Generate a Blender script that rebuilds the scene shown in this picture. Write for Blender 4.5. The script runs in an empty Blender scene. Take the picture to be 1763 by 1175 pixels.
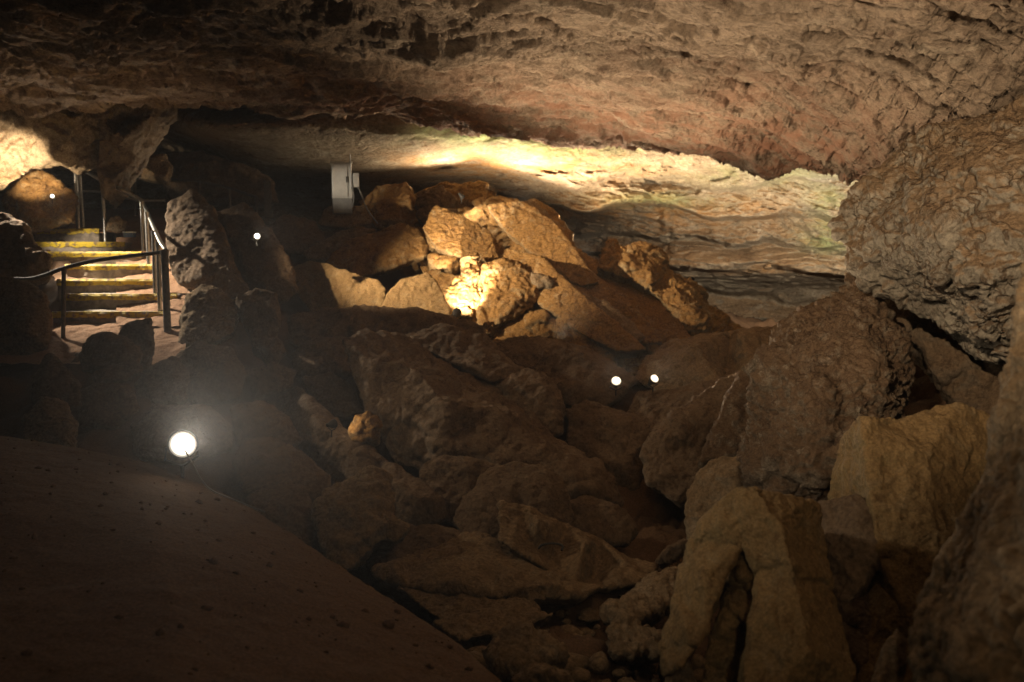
import bpy, bmesh, math, random
import numpy as np
from mathutils import Vector, Matrix
from mathutils.geometry import delaunay_2d_cdt

scene = bpy.context.scene
COL = scene.collection

# ------------------------------------------------------------------ camera
LENS = 28.0
CAMZ = 2.2
PITCH = math.radians(6.5)
PW, PH = 1763.0, 1175.0
F = PW * LENS / 36.0
cam_data = bpy.data.cameras.new('camera')
cam_data.lens = LENS
cam_data.sensor_width = 36.0
cam_data.clip_start = 0.05
cam_data.clip_end = 300.0
cam_data.dof.use_dof = True
cam_data.dof.focus_distance = 6.3
cam_data.dof.aperture_fstop = 1.8
cam = bpy.data.objects.new('camera', cam_data)
COL.objects.link(cam)
cam.location = (0, 0, CAMZ)
cam.rotation_euler = (math.pi / 2 - PITCH, 0, 0)
scene.camera = cam

# ------------------------------------------------------------------ world, exposure
world = bpy.data.worlds.new('World')
scene.world = world
world.use_nodes = True
wb = world.node_tree.nodes['Background']
wb.inputs[0].default_value = (0.9, 0.62, 0.36, 1)      # deep underground: no sun, no sky
wb.inputs[1].default_value = 0.0008
scene.view_settings.view_transform = 'Standard'
scene.view_settings.look = 'None'
scene.view_settings.exposure = 0.0
scene.view_settings.gamma = 1.0
cy = scene.cycles
cy.use_denoising = True
cy.max_bounces = 6
cy.diffuse_bounces = 1
cy.glossy_bounces = 2
cy.transmission_bounces = 2
cy.volume_bounces = 0
cy.sample_clamp_indirect = 3.0
cy.caustics_reflective = False
cy.caustics_refractive = False

WARM = (1.0, 0.79, 0.54)
WHITE = (1.0, 0.88, 0.70)
_SP, _CP = math.sin(PITCH), math.cos(PITCH)


def at(px, py, d):
    """place seen at photo pixel (px, py), d metres in front of the camera"""
    a = (px - PW / 2) / F * d
    b = (PH / 2 - py) / F * d
    return Vector((a, d * _CP + b * _SP, CAMZ - d * _SP + b * _CP))


def at_np(px, py, d):
    a = (px - PW / 2) / F * d
    b = (PH / 2 - py) / F * d
    return np.stack([a, d * _CP + b * _SP, CAMZ - d * _SP + b * _CP], -1)


# ------------------------------------------------------------------ noise
_rs = np.random.RandomState(7)
_PERM = _rs.permutation(4096).astype(np.int64)
_g = _rs.normal(size=(4096, 3))
_GRAD = (_g / np.linalg.norm(_g, axis=1)[:, None]).astype(np.float32)
_PT = _rs.rand(4096, 3).astype(np.float32)
_CV = _rs.rand(4096).astype(np.float32)


def _hash(i, j, k):
    return _PERM[(_PERM[(_PERM[i & 4095] + j) & 4095] + k) & 4095]


def perlin(p):
    i = np.floor(p).astype(np.int64)
    f = (p - i).astype(np.float32)
    u = f * f * f * (f * (f * 6 - 15) + 10)
    out = np.zeros(len(p), np.float32)
    for a in (0, 1):
        wx = u[:, 0] if a else 1 - u[:, 0]
        for b in (0, 1):
            wy = u[:, 1] if b else 1 - u[:, 1]
            for c in (0, 1):
                wz = u[:, 2] if c else 1 - u[:, 2]
                g = _GRAD[_hash(i[:, 0] + a, i[:, 1] + b, i[:, 2] + c)]
                out += wx * wy * wz * (g[:, 0] * (f[:, 0] - a) + g[:, 1] * (f[:, 1] - b) + g[:, 2] * (f[:, 2] - c))
    return out * 1.6


def fbm(p, octaves=4, gain=0.5, ridged=False):
    out = np.zeros(len(p), np.float32)
    a = 1.0
    for o in range(octaves):
        n = perlin(p + 17.3 * o)
        if ridged:
            n = 1 - 2 * np.abs(n)
        out += a * n
        p = p * 2.03
        a *= gain
    return out


def worley(p):
    i = np.floor(p).astype(np.int64)
    f1 = np.full(len(p), 9.0, np.float32)
    f2 = np.full(len(p), 9.0, np.float32)
    idv = np.zeros(len(p), np.float32)
    for a in (-1, 0, 1):
        for b in (-1, 0, 1):
            for c in (-1, 0, 1):
                h = _hash(i[:, 0] + a, i[:, 1] + b, i[:, 2] + c)
                q = i + np.array([a, b, c]) + _PT[h]
                d = np.sqrt(((p - q) ** 2).sum(1)).astype(np.float32)
                m = d < f1
                f2 = np.where(m, f1, np.minimum(f2, d))
                idv = np.where(m, _CV[h], idv)
                f1 = np.where(m, d, f1)
    return f1, f2, idv


def terrace(x, k=0.75):
    """stepped version of x: flat plates with steep edges"""
    b = np.floor(x)
    t = x - b
    t = np.clip((t - k) / (1 - k), 0, 1)
    return b + t * t * (3 - 2 * t)


def tps(pts, vals, smooth=1e-3):
    """thin plate spline through 2-D points, returned as a function"""
    P = np.array(pts, float)
    v = np.array(vals, float)
    c, s = P.mean(0), P.std()
    Q = (P - c) / s
    n = len(Q)

    def ker(r2):
        return np.where(r2 > 1e-12, 0.5 * r2 * np.log(np.maximum(r2, 1e-12)), 0.0)
    K = ker(((Q[:, None] - Q[None]) ** 2).sum(-1)) + smooth * np.eye(n)
    A = np.zeros((n + 3, n + 3))
    A[:n, :n] = K
    A[:n, n] = 1
    A[:n, n + 1:] = Q
    A[n, :n] = 1
    A[n + 1:, :n] = Q.T
    w = np.linalg.solve(A, np.concatenate([v, [0, 0, 0]]))

    def f(X):
        Y = (np.asarray(X, float) - c) / s
        out = np.zeros(len(Y))
        for k in range(0, len(Y), 40000):
            y = Y[k:k + 40000]
            out[k:k + 40000] = ker(((y[:, None] - Q[None]) ** 2).sum(-1)) @ w[:n] + w[n] + y @ w[n + 1:]
        return out
    return f


# ------------------------------------------------------------------ materials
def nodes_of(name):
    m = bpy.data.materials.new(name)
    m.use_nodes = True
    nt = m.node_tree
    b = nt.nodes['Principled BSDF']
    return m, nt, b


def rock_mat(name, base, dust, pale, dark, scale=1.0, bump=0.6, dust_amt=0.5, pale_amt=0.4, crack=0.5,
             rough=0.9, green=False, squash=(1, 1, 1), fine=1.0, dark_amt=0.75, stain=(0.40, 0.20, 0.06)):
    m, nt, bs = nodes_of(name)
    N, L = nt.nodes.new, nt.links.new
    geo = N('ShaderNodeNewGeometry')
    mp = N('ShaderNodeVectorMath'); mp.operation = 'MULTIPLY'
    mp.inputs[1].default_value = tuple(scale * s for s in squash)
    L(geo.outputs['Position'], mp.inputs[0])

    def noise(sc, det=6, rgh=0.6, dist=0.0):
        n = N('ShaderNodeTexNoise')
        n.inputs['Scale'].default_value = sc
        n.inputs['Detail'].default_value = det
        n.inputs['Roughness'].default_value = rgh
        n.inputs['Distortion'].default_value = dist
        L(mp.outputs[0], n.inputs['Vector'])
        return n.outputs['Fac']

    def ramp(src, a, b):
        r = N('ShaderNodeMapRange'); r.interpolation_type = 'SMOOTHSTEP'
        r.inputs['From Min'].default_value = a
        r.inputs['From Max'].default_value = b
        L(src, r.inputs['Value'])
        return r.outputs[0]

    def mix(fac, a, b, blend='MIX'):
        x = N('ShaderNodeMix'); x.data_type = 'RGBA'; x.blend_type = blend
        if isinstance(fac, float):
            x.inputs['Factor'].default_value = fac
        else:
            L(fac, x.inputs['Factor'])
        for v, k in ((a, 6), (b, 7)):
            if isinstance(v, tuple):
                x.inputs[k].default_value = (*v, 1)
            else:
                L(v, x.inputs[k])
        return x.outputs[2]

    def math_(op, a, b):
        x = N('ShaderNodeMath'); x.operation = op
        for k, v in enumerate((a, b)):
            if isinstance(v, (int, float)):
                x.inputs[k].default_value = v
            else:
                L(v, x.inputs[k])
        return x.outputs[0]

    c = mix(ramp(noise(0.9, 5, 0.6, 0.6), 0.36, 0.62), base, tuple(0.72 * x for x in base))
    sep = N('ShaderNodeSeparateXYZ'); L(geo.outputs['Normal'], sep.inputs[0])
    up = math_('ADD', math_('MULTIPLY', sep.outputs[2], 0.35), math_('SUBTRACT', noise(1.7, 6, 0.65, 0.8), 0.36 - 0.28 * (dust_amt - 0.5)))
    c = mix(ramp(up, 0.0, 0.3), c, dust)
    c = mix(math_('MULTIPLY', ramp(noise(3.1, 7, 0.7, 0.4), 0.52, 0.68), pale_amt), c, pale)
    c = mix(math_('MULTIPLY', ramp(noise(5.3, 9, 0.78, 0.3), 0.53, 0.66), dark_amt), c, dark)
    # grain and small pits
    c = mix(0.55, c, mix(ramp(noise(26 * fine, 4, 0.7), 0.25, 0.75), (0.30, 0.30, 0.30), (1.4, 1.4, 1.4)), 'MULTIPLY')
    if green:
        at_ = N('ShaderNodeAttribute'); at_.attribute_name = 'algae'
        g = math_('MULTIPLY', at_.outputs['Fac'], ramp(noise(2.3, 5, 0.7), 0.3, 0.6))
        c = mix(math_('MULTIPLY', g, 0.85), c, (0.33, 0.41, 0.15))
        at2 = N('ShaderNodeAttribute'); at2.attribute_name = 'ochre'
        c = mix(math_('MULTIPLY', at2.outputs['Fac'], ramp(noise(3.3, 7, 0.75), 0.38, 0.62)), c, stain)
    bs.inputs['Specular IOR Level'].default_value = 0.25
    vor = N('ShaderNodeTexVoronoi'); vor.feature = 'DISTANCE_TO_EDGE'
    vor.inputs['Scale'].default_value = 2.3
    wv = N('ShaderNodeVectorMath'); wv.operation = 'ADD'
    wn = N('ShaderNodeTexNoise'); wn.inputs['Scale'].default_value = 2.2; wn.inputs['Detail'].default_value = 5
    L(mp.outputs[0], wn.inputs['Vector'])
    L(mp.outputs[0], wv.inputs[0]); L(wn.outputs['Color'], wv.inputs[1])
    L(wv.outputs[0], vor.inputs['Vector'])
    cr = ramp(vor.outputs['Distance'], 0.0, 0.06)
    v2 = N('ShaderNodeTexVoronoi'); v2.feature = 'DISTANCE_TO_EDGE'; v2.inputs['Scale'].default_value = 6.1
    L(wv.outputs[0], v2.inputs['Vector'])
    cr2 = ramp(v2.outputs['Distance'], 0.0, 0.07)
    gate = ramp(noise(1.3, 4, 0.6), 0.40, 0.60)
    gate1 = ramp(noise(0.9, 4, 0.6), 0.42, 0.58)
    vis = math_('MULTIPLY', math_('MULTIPLY', math_('SUBTRACT', 1.0, cr), gate1), min(1.0, 0.9 * crack))
    vis2 = math_('MULTIPLY', math_('MULTIPLY', math_('SUBTRACT', 1.0, cr2), gate), min(1.0, 0.8 * crack))
    c = mix(math_('MAXIMUM', vis, vis2), c, dark)
    L(c, bs.inputs['Base Color'])
    bs.inputs['Roughness'].default_value = rough
    h = math_('ADD', math_('MULTIPLY', noise(4.5, 10, 0.72, 0.5), 1.0), math_('MULTIPLY', math_('MULTIPLY', cr, gate1), 0.16 * crack))
    h = math_('ADD', h, math_('MULTIPLY', math_('MULTIPLY', cr2, gate), 0.08 * crack))
    h = math_('ADD', h, math_('MULTIPLY', noise(13 * fine, 6, 0.7), 0.22))
    h = math_('ADD', h, math_('MULTIPLY', noise(38 * fine, 5, 0.7), 0.10))
    bp = N('ShaderNodeBump')
    bp.inputs['Strength'].default_value = 1.0
    bp.inputs['Distance'].default_value = 0.14 * bump / scale
    L(h, bp.inputs['Height'])
    L(bp.outputs[0], bs.inputs['Normal'])
    return m


M = {}
M['ceiling'] = rock_mat('ceiling_rock', (0.40, 0.29, 0.20), (0.30, 0.20, 0.13), (0.50, 0.40, 0.29), (0.11, 0.065, 0.04),
                        scale=0.9, bump=0.65, dark_amt=0.9, stain=(0.34, 0.165, 0.10), dust_amt=0.5, pale_amt=0.5, crack=0.08, green=True, squash=(0.75, 1.25, 1.2))
M['wall'] = rock_mat('layered_rock', (0.45, 0.36, 0.25), (0.38, 0.25, 0.14), (0.58, 0.50, 0.38), (0.15, 0.085, 0.045),
                     scale=0.8, bump=1.1, dust_amt=0.4, pale_amt=0.6, crack=0.3, dark_amt=0.95, green=True, squash=(0.8, 1.0, 1.5))
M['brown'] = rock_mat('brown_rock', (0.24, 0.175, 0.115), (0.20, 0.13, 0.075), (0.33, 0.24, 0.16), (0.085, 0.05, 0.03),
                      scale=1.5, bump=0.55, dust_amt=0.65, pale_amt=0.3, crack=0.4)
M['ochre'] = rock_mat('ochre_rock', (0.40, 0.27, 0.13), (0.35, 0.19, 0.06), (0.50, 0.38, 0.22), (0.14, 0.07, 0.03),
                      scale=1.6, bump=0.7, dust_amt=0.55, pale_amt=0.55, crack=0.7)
M['tan'] = rock_mat('tan_rock', (0.36, 0.27, 0.17), (0.29, 0.19, 0.10), (0.46, 0.36, 0.24), (0.12, 0.075, 0.04),
                    scale=1.5, bump=0.6, dust_amt=0.5, pale_amt=0.4, crack=0.5)
M['grey'] = rock_mat('veined_grey_rock', (0.42, 0.35, 0.26), (0.28, 0.18, 0.10), (0.50, 0.42, 0.31), (0.13, 0.08, 0.045),
                     scale=1.3, bump=0.8, dust_amt=0.25, dark_amt=0.5, pale_amt=0.4, crack=1.0)
M['crust'] = rock_mat('crusted_rock', (0.32, 0.24, 0.16), (0.22, 0.135, 0.075), (0.48, 0.39, 0.28), (0.09, 0.05, 0.03),
                      scale=2.4, bump=1.1, dust_amt=0.55, pale_amt=0.55, crack=0.7)
M['slab'] = rock_mat('yellow_slab_rock', (0.33, 0.225, 0.10), (0.29, 0.18, 0.075), (0.40, 0.31, 0.19), (0.14, 0.075, 0.03),
                     scale=2.2, bump=0.6, dust_amt=0.5, pale_amt=0.3, crack=0.12, fine=1.3)
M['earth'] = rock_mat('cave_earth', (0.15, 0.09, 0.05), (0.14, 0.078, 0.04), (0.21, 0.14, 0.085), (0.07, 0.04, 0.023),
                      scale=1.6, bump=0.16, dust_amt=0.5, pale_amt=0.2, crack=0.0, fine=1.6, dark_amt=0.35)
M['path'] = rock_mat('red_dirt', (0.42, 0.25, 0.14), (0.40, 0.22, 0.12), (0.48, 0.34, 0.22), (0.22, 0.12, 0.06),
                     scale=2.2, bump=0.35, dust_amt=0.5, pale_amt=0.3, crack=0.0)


def plain_mat(name, col, rough=0.5, metal=0.0, noise=0.0, nscale=20.0, col2=None, thr=(0.4, 0.6), bump=0.0):
    m, nt, bs = nodes_of(name)
    N, L = nt.nodes.new, nt.links.new
    bs.inputs['Roughness'].default_value = rough
    bs.inputs['Metallic'].default_value = metal
    tc = N('ShaderNodeNewGeometry')
    n = N('ShaderNodeTexNoise'); n.inputs['Scale'].default_value = nscale; n.inputs['Detail'].default_value = 6
    n.inputs['Roughness'].default_value = 0.7
    L(tc.outputs['Position'], n.inputs['Vector'])
    r = N('ShaderNodeMapRange'); r.inputs['From Min'].default_value = thr[0]; r.inputs['From Max'].default_value = thr[1]
    L(n.outputs['Fac'], r.inputs['Value'])
    x = N('ShaderNodeMix'); x.data_type = 'RGBA'
    L(r.outputs[0], x.inputs['Factor'])
    x.inputs[6].default_value = (*col, 1)
    x.inputs[7].default_value = (*(col2 or tuple(c * (1 - noise) for c in col)), 1)
    L(x.outputs[2], bs.inputs['Base Color'])
    if bump:
        b = N('ShaderNodeBump'); b.inputs['Distance'].default_value = bump
        L(n.outputs['Fac'], b.inputs['Height']); L(b.outputs[0], bs.inputs['Normal'])
    return m


M['concrete'] = plain_mat('worn_concrete', (0.36, 0.29, 0.22), 0.9, 0, 0.45, 9, bump=0.01)
M['yellow'] = plain_mat('worn_yellow_paint', (0.66, 0.46, 0.02), 0.6, 0, 0.3, 16, col2=(0.24, 0.16, 0.06), thr=(0.50, 0.60), bump=0.006)
M['steel'] = plain_mat('galvanised_steel', (0.62, 0.60, 0.56), 0.32, 1.0, 0.25, 30)
M['darksteel'] = plain_mat('dull_steel', (0.13, 0.11, 0.095), 0.6, 0.3, 0.35, 30)
M['cabinet'] = plain_mat('cabinet_paint', (0.74, 0.71, 0.64), 0.5, 0, 0.15, 6)
M['cabinet_grey'] = plain_mat('grey_plinth', (0.30, 0.29, 0.27), 0.6, 0, 0.2, 8)
M['white'] = plain_mat('white_plastic', (0.75, 0.75, 0.74), 0.4, 0, 0.1, 9)
M['blue'] = plain_mat('blue_plastic', (0.10, 0.16, 0.32), 0.5, 0, 0.1, 9)
M['black'] = plain_mat('black_metal', (0.022, 0.02, 0.018), 0.5, 0, 0.3, 20)
M['cable'] = plain_mat('cable_sheath', (0.20, 0.15, 0.10), 0.5, 0, 0.3, 30)
M['darkcable'] = plain_mat('black_cable', (0.03, 0.028, 0.025), 0.5, 0, 0.3, 30)


def lens_mat(strength, col):
    m, nt, bs = nodes_of('lit_lens')
    bs.inputs['Base Color'].default_value = (0.8, 0.8, 0.8, 1)
    bs.inputs['Emission Color'].default_value = (*col, 1)
    N, L = nt.nodes.new, nt.links.new
    a = N('ShaderNodeAttribute'); a.attribute_name = 'hot'
    p = N('ShaderNodeMath'); p.operation = 'POWER'; p.inputs[1].default_value = 2.2
    q = N('ShaderNodeMath'); q.operation = 'MULTIPLY_ADD'; q.inputs[1].default_value = strength * 2.2; q.inputs[2].default_value = 0.25
    L(a.outputs['Fac'], p.inputs[0]); L(p.outputs[0], q.inputs[0]); L(q.outputs[0], bs.inputs['Emission Strength'])
    return m


# ------------------------------------------------------------------ object helpers
def tag(o, label=None, cat=None, group=None, kind=None):
    if label: o['label'] = label
    if cat: o['category'] = cat
    if group: o['group'] = group
    if kind: o['kind'] = kind
    return o


def empty(name, loc):
    o = bpy.data.objects.new(name, None)
    o.empty_display_size = 0.2
    COL.objects.link(o)
    o.location = loc
    return o


def np_mesh(name, verts, faces, smooth=True):
    me = bpy.data.meshes.new(name)
    verts = np.ascontiguousarray(verts, np.float32)
    faces = np.ascontiguousarray(faces, np.int32)
    k = faces.shape[1]
    me.vertices.add(len(verts)); me.vertices.foreach_set('co', verts.ravel())
    me.loops.add(faces.size); me.loops.foreach_set('vertex_index', faces.ravel())
    me.polygons.add(len(faces))
    me.polygons.foreach_set('loop_start', np.arange(0, faces.size, k, dtype=np.int32))
    me.update(calc_edges=True)
    me.validate()
    if smooth:
        me.polygons.foreach_set('use_smooth', np.ones(len(me.polygons), bool))
    return me


def link(name, me, mat, loc=(0, 0, 0), parent=None):
    o = bpy.data.objects.new(name, me)
    COL.objects.link(o)
    if mat and not me.materials:
        me.materials.append(mat)
    o.location = loc
    if parent:
        o.parent = parent
    return o


def bm_obj(name, bm, mat, parent=None, origin=None, smooth=False):
    """bmesh in world coordinates -> one mesh object, its origin at the parent (or at its own base)"""
    co = [v.co for v in bm.verts]
    if origin is None:
        if parent is not None:
            origin = parent.location.copy()
        else:
            origin = Vector((sum(c.x for c in co) / len(co), sum(c.y for c in co) / len(co), min(c.z for c in co)))
    bmesh.ops.translate(bm, verts=bm.verts, vec=-Vector(origin))
    bmesh.ops.recalc_face_normals(bm, faces=bm.faces)
    me = bpy.data.meshes.new(name)
    bm.to_mesh(me); bm.free()
    if smooth:
        me.polygons.foreach_set('use_smooth', np.ones(len(me.polygons), bool))
        me.set_sharp_from_angle(angle=math.radians(40))
    o = link(name, me, mat, (0, 0, 0) if parent else origin, parent)
    if parent:
        o.location = Vector(origin) - parent.location
    return o


def tube(bm, pts, r, seg=10, r1=None):
    pts = [Vector(p) for p in pts]
    rings = []
    for i, p in enumerate(pts):
        t = (pts[min(i + 1, len(pts) - 1)] - pts[max(i - 1, 0)]).normalized()
        a = t.cross(Vector((0, 0, 1)))
        if a.length < 0.05:
            a = t.cross(Vector((1, 0, 0)))
        a.normalize(); b = t.cross(a)
        rr = r if r1 is None else r + (r1 - r) * i / (len(pts) - 1)
        rings.append([bm.verts.new(p + (a * math.cos(2 * math.pi * k / seg) + b * math.sin(2 * math.pi * k / seg)) * rr) for k in range(seg)])
    for q, w in zip(rings, rings[1:]):
        for k in range(seg):
            bm.faces.new((q[k], q[(k + 1) % seg], w[(k + 1) % seg], w[k]))
    bm.faces.new(rings[0][::-1]); bm.faces.new(rings[-1])


def smooth_path(pts, n=6):
    P = [Vector(p) for p in pts]
    out = []
    for i in range(len(P) - 1):
        p0, p1, p2, p3 = P[max(i - 1, 0)], P[i], P[i + 1], P[min(i + 2, len(P) - 1)]
        for k in range(n):
            t = k / n
            out.append(0.5 * ((2 * p1) + (p2 - p0) * t + (2 * p0 - 5 * p1 + 4 * p2 - p3) * t * t + (3 * p1 - p0 - 3 * p2 + p3) * t ** 3))
    out.append(P[-1])
    return out


def box(bm, c, ax, ay, az, sx, sy, sz, bevel=0.0):
    """box centred at c with (unit) axes and full sizes"""
    m = Matrix((ax * sx, ay * sy, az * sz)).transposed().to_4x4()
    m.translation = c
    r = bmesh.ops.create_cube(bm, size=1.0, matrix=m)
    if bevel:
        es = list({e for v in r['verts'] for e in v.link_edges})
        bmesh.ops.bevel(bm, geom=es, offset=bevel, segments=2, affect='EDGES', profile=0.5)


def lathe(bm, prof, origin, axis, seg=20, cap0=True, cap1=True):
    axis = axis.normalized()
    a = axis.cross(Vector((0, 0, 1)))
    if a.length < 0.05:
        a = axis.cross(Vector((1, 0, 0)))
    a.normalize(); b = axis.cross(a)
    rings = []
    for t, r in prof:
        rings.append([bm.verts.new(origin + axis * t + (a * math.cos(2 * math.pi * k / seg) + b * math.sin(2 * math.pi * k / seg)) * max(r, 1e-4)) for k in range(seg)])
    for q, w in zip(rings, rings[1:]):
        for k in range(seg):
            bm.faces.new((q[k], q[(k + 1) % seg], w[(k + 1) % seg], w[k]))
    if cap0: bm.faces.new(rings[0][::-1])
    if cap1: bm.faces.new(rings[-1])


# ------------------------------------------------------------------ the cave shell
# lip where the main ceiling ends: photo pixel and distance
LIP = [(-420, 120, 9.0), (-200, 150, 10.0), (0, 172, 11.0), (150, 184, 11.6), (270, 180, 12.0), (330, 196, 12.2), (430, 206, 12.4), (520, 212, 12.6),
       (600, 207, 12.8), (650, 186, 13.2), (690, 192, 13.2), (740, 214, 13.0), (820, 231, 12.9), (900, 238, 12.9), (980, 246, 12.8),
       (1060, 255, 12.7), (1130, 262, 12.5), (1200, 276, 12.2), (1290, 290, 11.6), (1380, 305, 10.8), (1450, 318, 10.0), (1520, 300, 9.0),
       (1600, 262, 8.0), (1763, 190, 6.8), (2000, 80, 5.6), (2300, -60, 5.0)]
CE_PTS = [(-300, -200, 5.0), (0, -120, 6.0), (300, -150, 5.6), (600, -150, 5.4), (881, -150, 5.4), (1200, -150, 5.2), (1500, -150, 4.6), (1763, -150, 4.2), (2100, -150, 4.0),
          (0, 60, 8.4), (250, 70, 8.6), (480, 60, 8.0), (560, 30, 7.4), (560, 90, 8.8), (700, 30, 7.2), (881, 60, 7.8), (1100, 50, 7.4), (1300, 60, 7.2), (1500, 40, 6.4), (1700, 40, 5.6),
          (0, 112, 9.6), (200, 125, 10.0), (420, 150, 10.6), (600, 150, 10.6), (750, 150, 10.2), (900, 160, 10.2), (1100, 170, 10.0), (1300, 170, 9.2), (1450, 170, 8.4), (1600, 140, 7.2)]
_cp = [at(*p) for p in CE_PTS] + [at(*p) for p in LIP]
_cx = [(p.x, p.y) for p in _cp] + [(-9, -5), (0, -5), (9, -5), (-9, 2), (9, 2), (0, 1), (-5, 1), (5, 1)]
_cz = [p.z for p in _cp] + [4.4, 4.6, 4.3, 4.5, 4.2, 4.7, 4.6, 4.3]
ceil_z = tps(_cx, _cz, 2e-3)


def grid_faces(nr, nc):
    i = np.arange((nr - 1) * (nc - 1))
    r, c = i // (nc - 1), i % (nc - 1)
    a = r * nc + c
    return np.stack([a, a + 1, a + nc + 1, a + nc], -1)


def blob(px, py, cx, cy, sx, sy):
    return np.exp(-((px - cx) / sx) ** 2 - ((py - cy) / sy) ** 2)


def add_attr(me, name, v):
    a = me.attributes.new(name, 'FLOAT', 'POINT')
    a.data.foreach_set('value', np.ascontiguousarray(v, np.float32))


def build_ceiling():
    NC, NR = 760, 430
    lp = np.array(LIP, float)
    px = np.concatenate([np.linspace(-420, -60, 50, endpoint=False), np.linspace(-60, 1800, NC - 90, endpoint=False), np.linspace(1800, 2300, 40)])
    py = np.interp(px, lp[:, 0], lp[:, 1])
    dd = np.interp(px, lp[:, 0], lp[:, 2])
    jag = fbm(np.stack([px / 60, px * 0, px * 0], -1), 5, 0.6)
    end = at_np(px, py, dd + 0.25 * jag)
    start = np.stack([(px - 881) / 1360 * 9.5, np.full(len(px), -5.0)], -1)
    t = np.concatenate([np.linspace(0, 0.42, 40, endpoint=False), np.linspace(0.42, 1, NR - 40)])
    XY = start[None] * (1 - t)[:, None, None] + end[None, :, :2] * t[:, None, None]
    z = ceil_z(XY.reshape(-1, 2)).reshape(NR, len(px))
    k = np.clip((t - 0.93) / 0.07, 0, 1)[:, None]
    z = z * (1 - k) + (z + (end[None, :, 2] - z[-1:]) * 1.0) * k
    # the lip rolls over and goes up behind
    V = np.concatenate([XY, z[..., None]], -1)
    rolls = []
    for j in range(1, 13):
        a = j / 12
        e = V[-1].copy()
        e[:, 1] += 0.30 * math.sin(a * math.pi / 2)
        e[:, 2] += 0.95 * a * a + 0.03 * a
        rolls.append(e)
    V = np.concatenate([V, np.array(rolls)], 0)
    nr = V.shape[0]
    P = V.reshape(-1, 3)
    q = P * np.array([1, 1, 1.0])
    # broad swells, hanging plates with torn edges, scallops
    s = 0.15 * fbm(q * np.array([0.35, 0.6, 0.5]), 3)
    w = q + 0.35 * np.stack([fbm(q * 0.9 + 5, 3), fbm(q * 0.9 + 31, 3), q[:, 0] * 0], -1)
    pl = fbm(w * np.array([0.40, 0.95, 0.0]) + np.array([3, 9, 0]), 6, 0.55)
    s += 0.052 * terrace(pl * 3.2, 0.84)
    pl2 = fbm(w * np.array([1.2, 3.0, 0.0]) + np.array([7, 2, 0]), 5, 0.6)
    s += 0.022 * terrace(pl2 * 2.6, 0.8)
    rd = fbm(q * np.array([1.3, 2.9, 1.0]) + 11, 5, 0.6, True)
    s += 0.020 * rd
    s += 0.015 * fbm(q * 3.7, 5, 0.6)
    pit = fbm(q * np.array([2.2, 5.5, 1.0]) + 40, 3)
    s += 0.13 * np.clip(pit - 0.28, 0, 0.4)
    s += 0.007 * fbm(q * 15, 3, 0.6)
    P = P.copy()
    P[:, 2] += s
    me = np_mesh('cave_ceiling', P, grid_faces(nr, len(px))[:, ::-1])
    pxg = np.repeat(px[None], nr, 0).ravel()
    yy = P[:, 1]
    add_attr(me, 'algae', np.zeros(len(P)))
    add_attr(me, 'ochre', 0.8 * np.exp(-((pxg - 1350) / 260) ** 2) * np.clip((yy - 7.5) / 2, 0, 1) + 0.75 * np.exp(-((pxg - 850) / 420) ** 2) * np.clip((yy - 9.3) / 2, 0, 1))
    o = link('cave_ceiling', me, M['ceiling'])
    tag(o, 'low tan rock ceiling of the cave with torn hanging plates', 'ceiling', kind='structure')


BW = [(-300, 150, 15), (0, 150, 15.5), (200, 150, 15.8), (400, 150, 14.6), (600, 150, 14.2), (800, 170, 14.3), (1000, 180, 14.5), (1200, 200, 14.3), (1400, 220, 13.2), (1700, 150, 11.5),
      (-300, 300, 15.5), (0, 300, 16), (200, 300, 17), (300, 250, 16.4), (350, 230, 13.4), (450, 235, 13.1), (560, 235, 13.4), (700, 225, 13.9), (800, 240, 14.3), (950, 260, 14.6), (1100, 275, 14.7), (1250, 290, 14.3), (1400, 310, 13.4),
      (400, 290, 15.8), (520, 280, 14.9), (620, 285, 15.0), (720, 280, 15.1), (860, 290, 15.4), (1000, 310, 15.5), (1150, 320, 15.4), (1300, 330, 14.8), (1420, 350, 13.9),
      (300, 330, 17.5), (450, 340, 17.8), (600, 330, 17), (760, 330, 17.6), (900, 340, 17.4), (1000, 370, 16.7), (1150, 370, 16.2), (1300, 375, 15.6), (1430, 385, 14.5),
      (1000, 410, 18.4), (1120, 405, 17.0), (1250, 410, 16.2), (1400, 420, 15.4), (1150, 440, 16.4), (1300, 445, 15.7), (1440, 450, 15.0), (1180, 468, 16.2), (1320, 470, 15.5), (1460, 468, 14.9),
      (1200, 490, 18.3), (1330, 490, 17.8), (1460, 490, 17.2), (1200, 540, 19), (1350, 540, 18.6), (1500, 540, 17.6), (1000, 480, 19.5), (800, 450, 19.5), (500, 450, 19), (200, 450, 19), (-300, 450, 17),
      (1200, 640, 19), (1600, 640, 16), (800, 640, 19), (300, 640, 19), (-300, 640, 17), (1700, 350, 12), (1750, 480, 13)]


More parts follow.
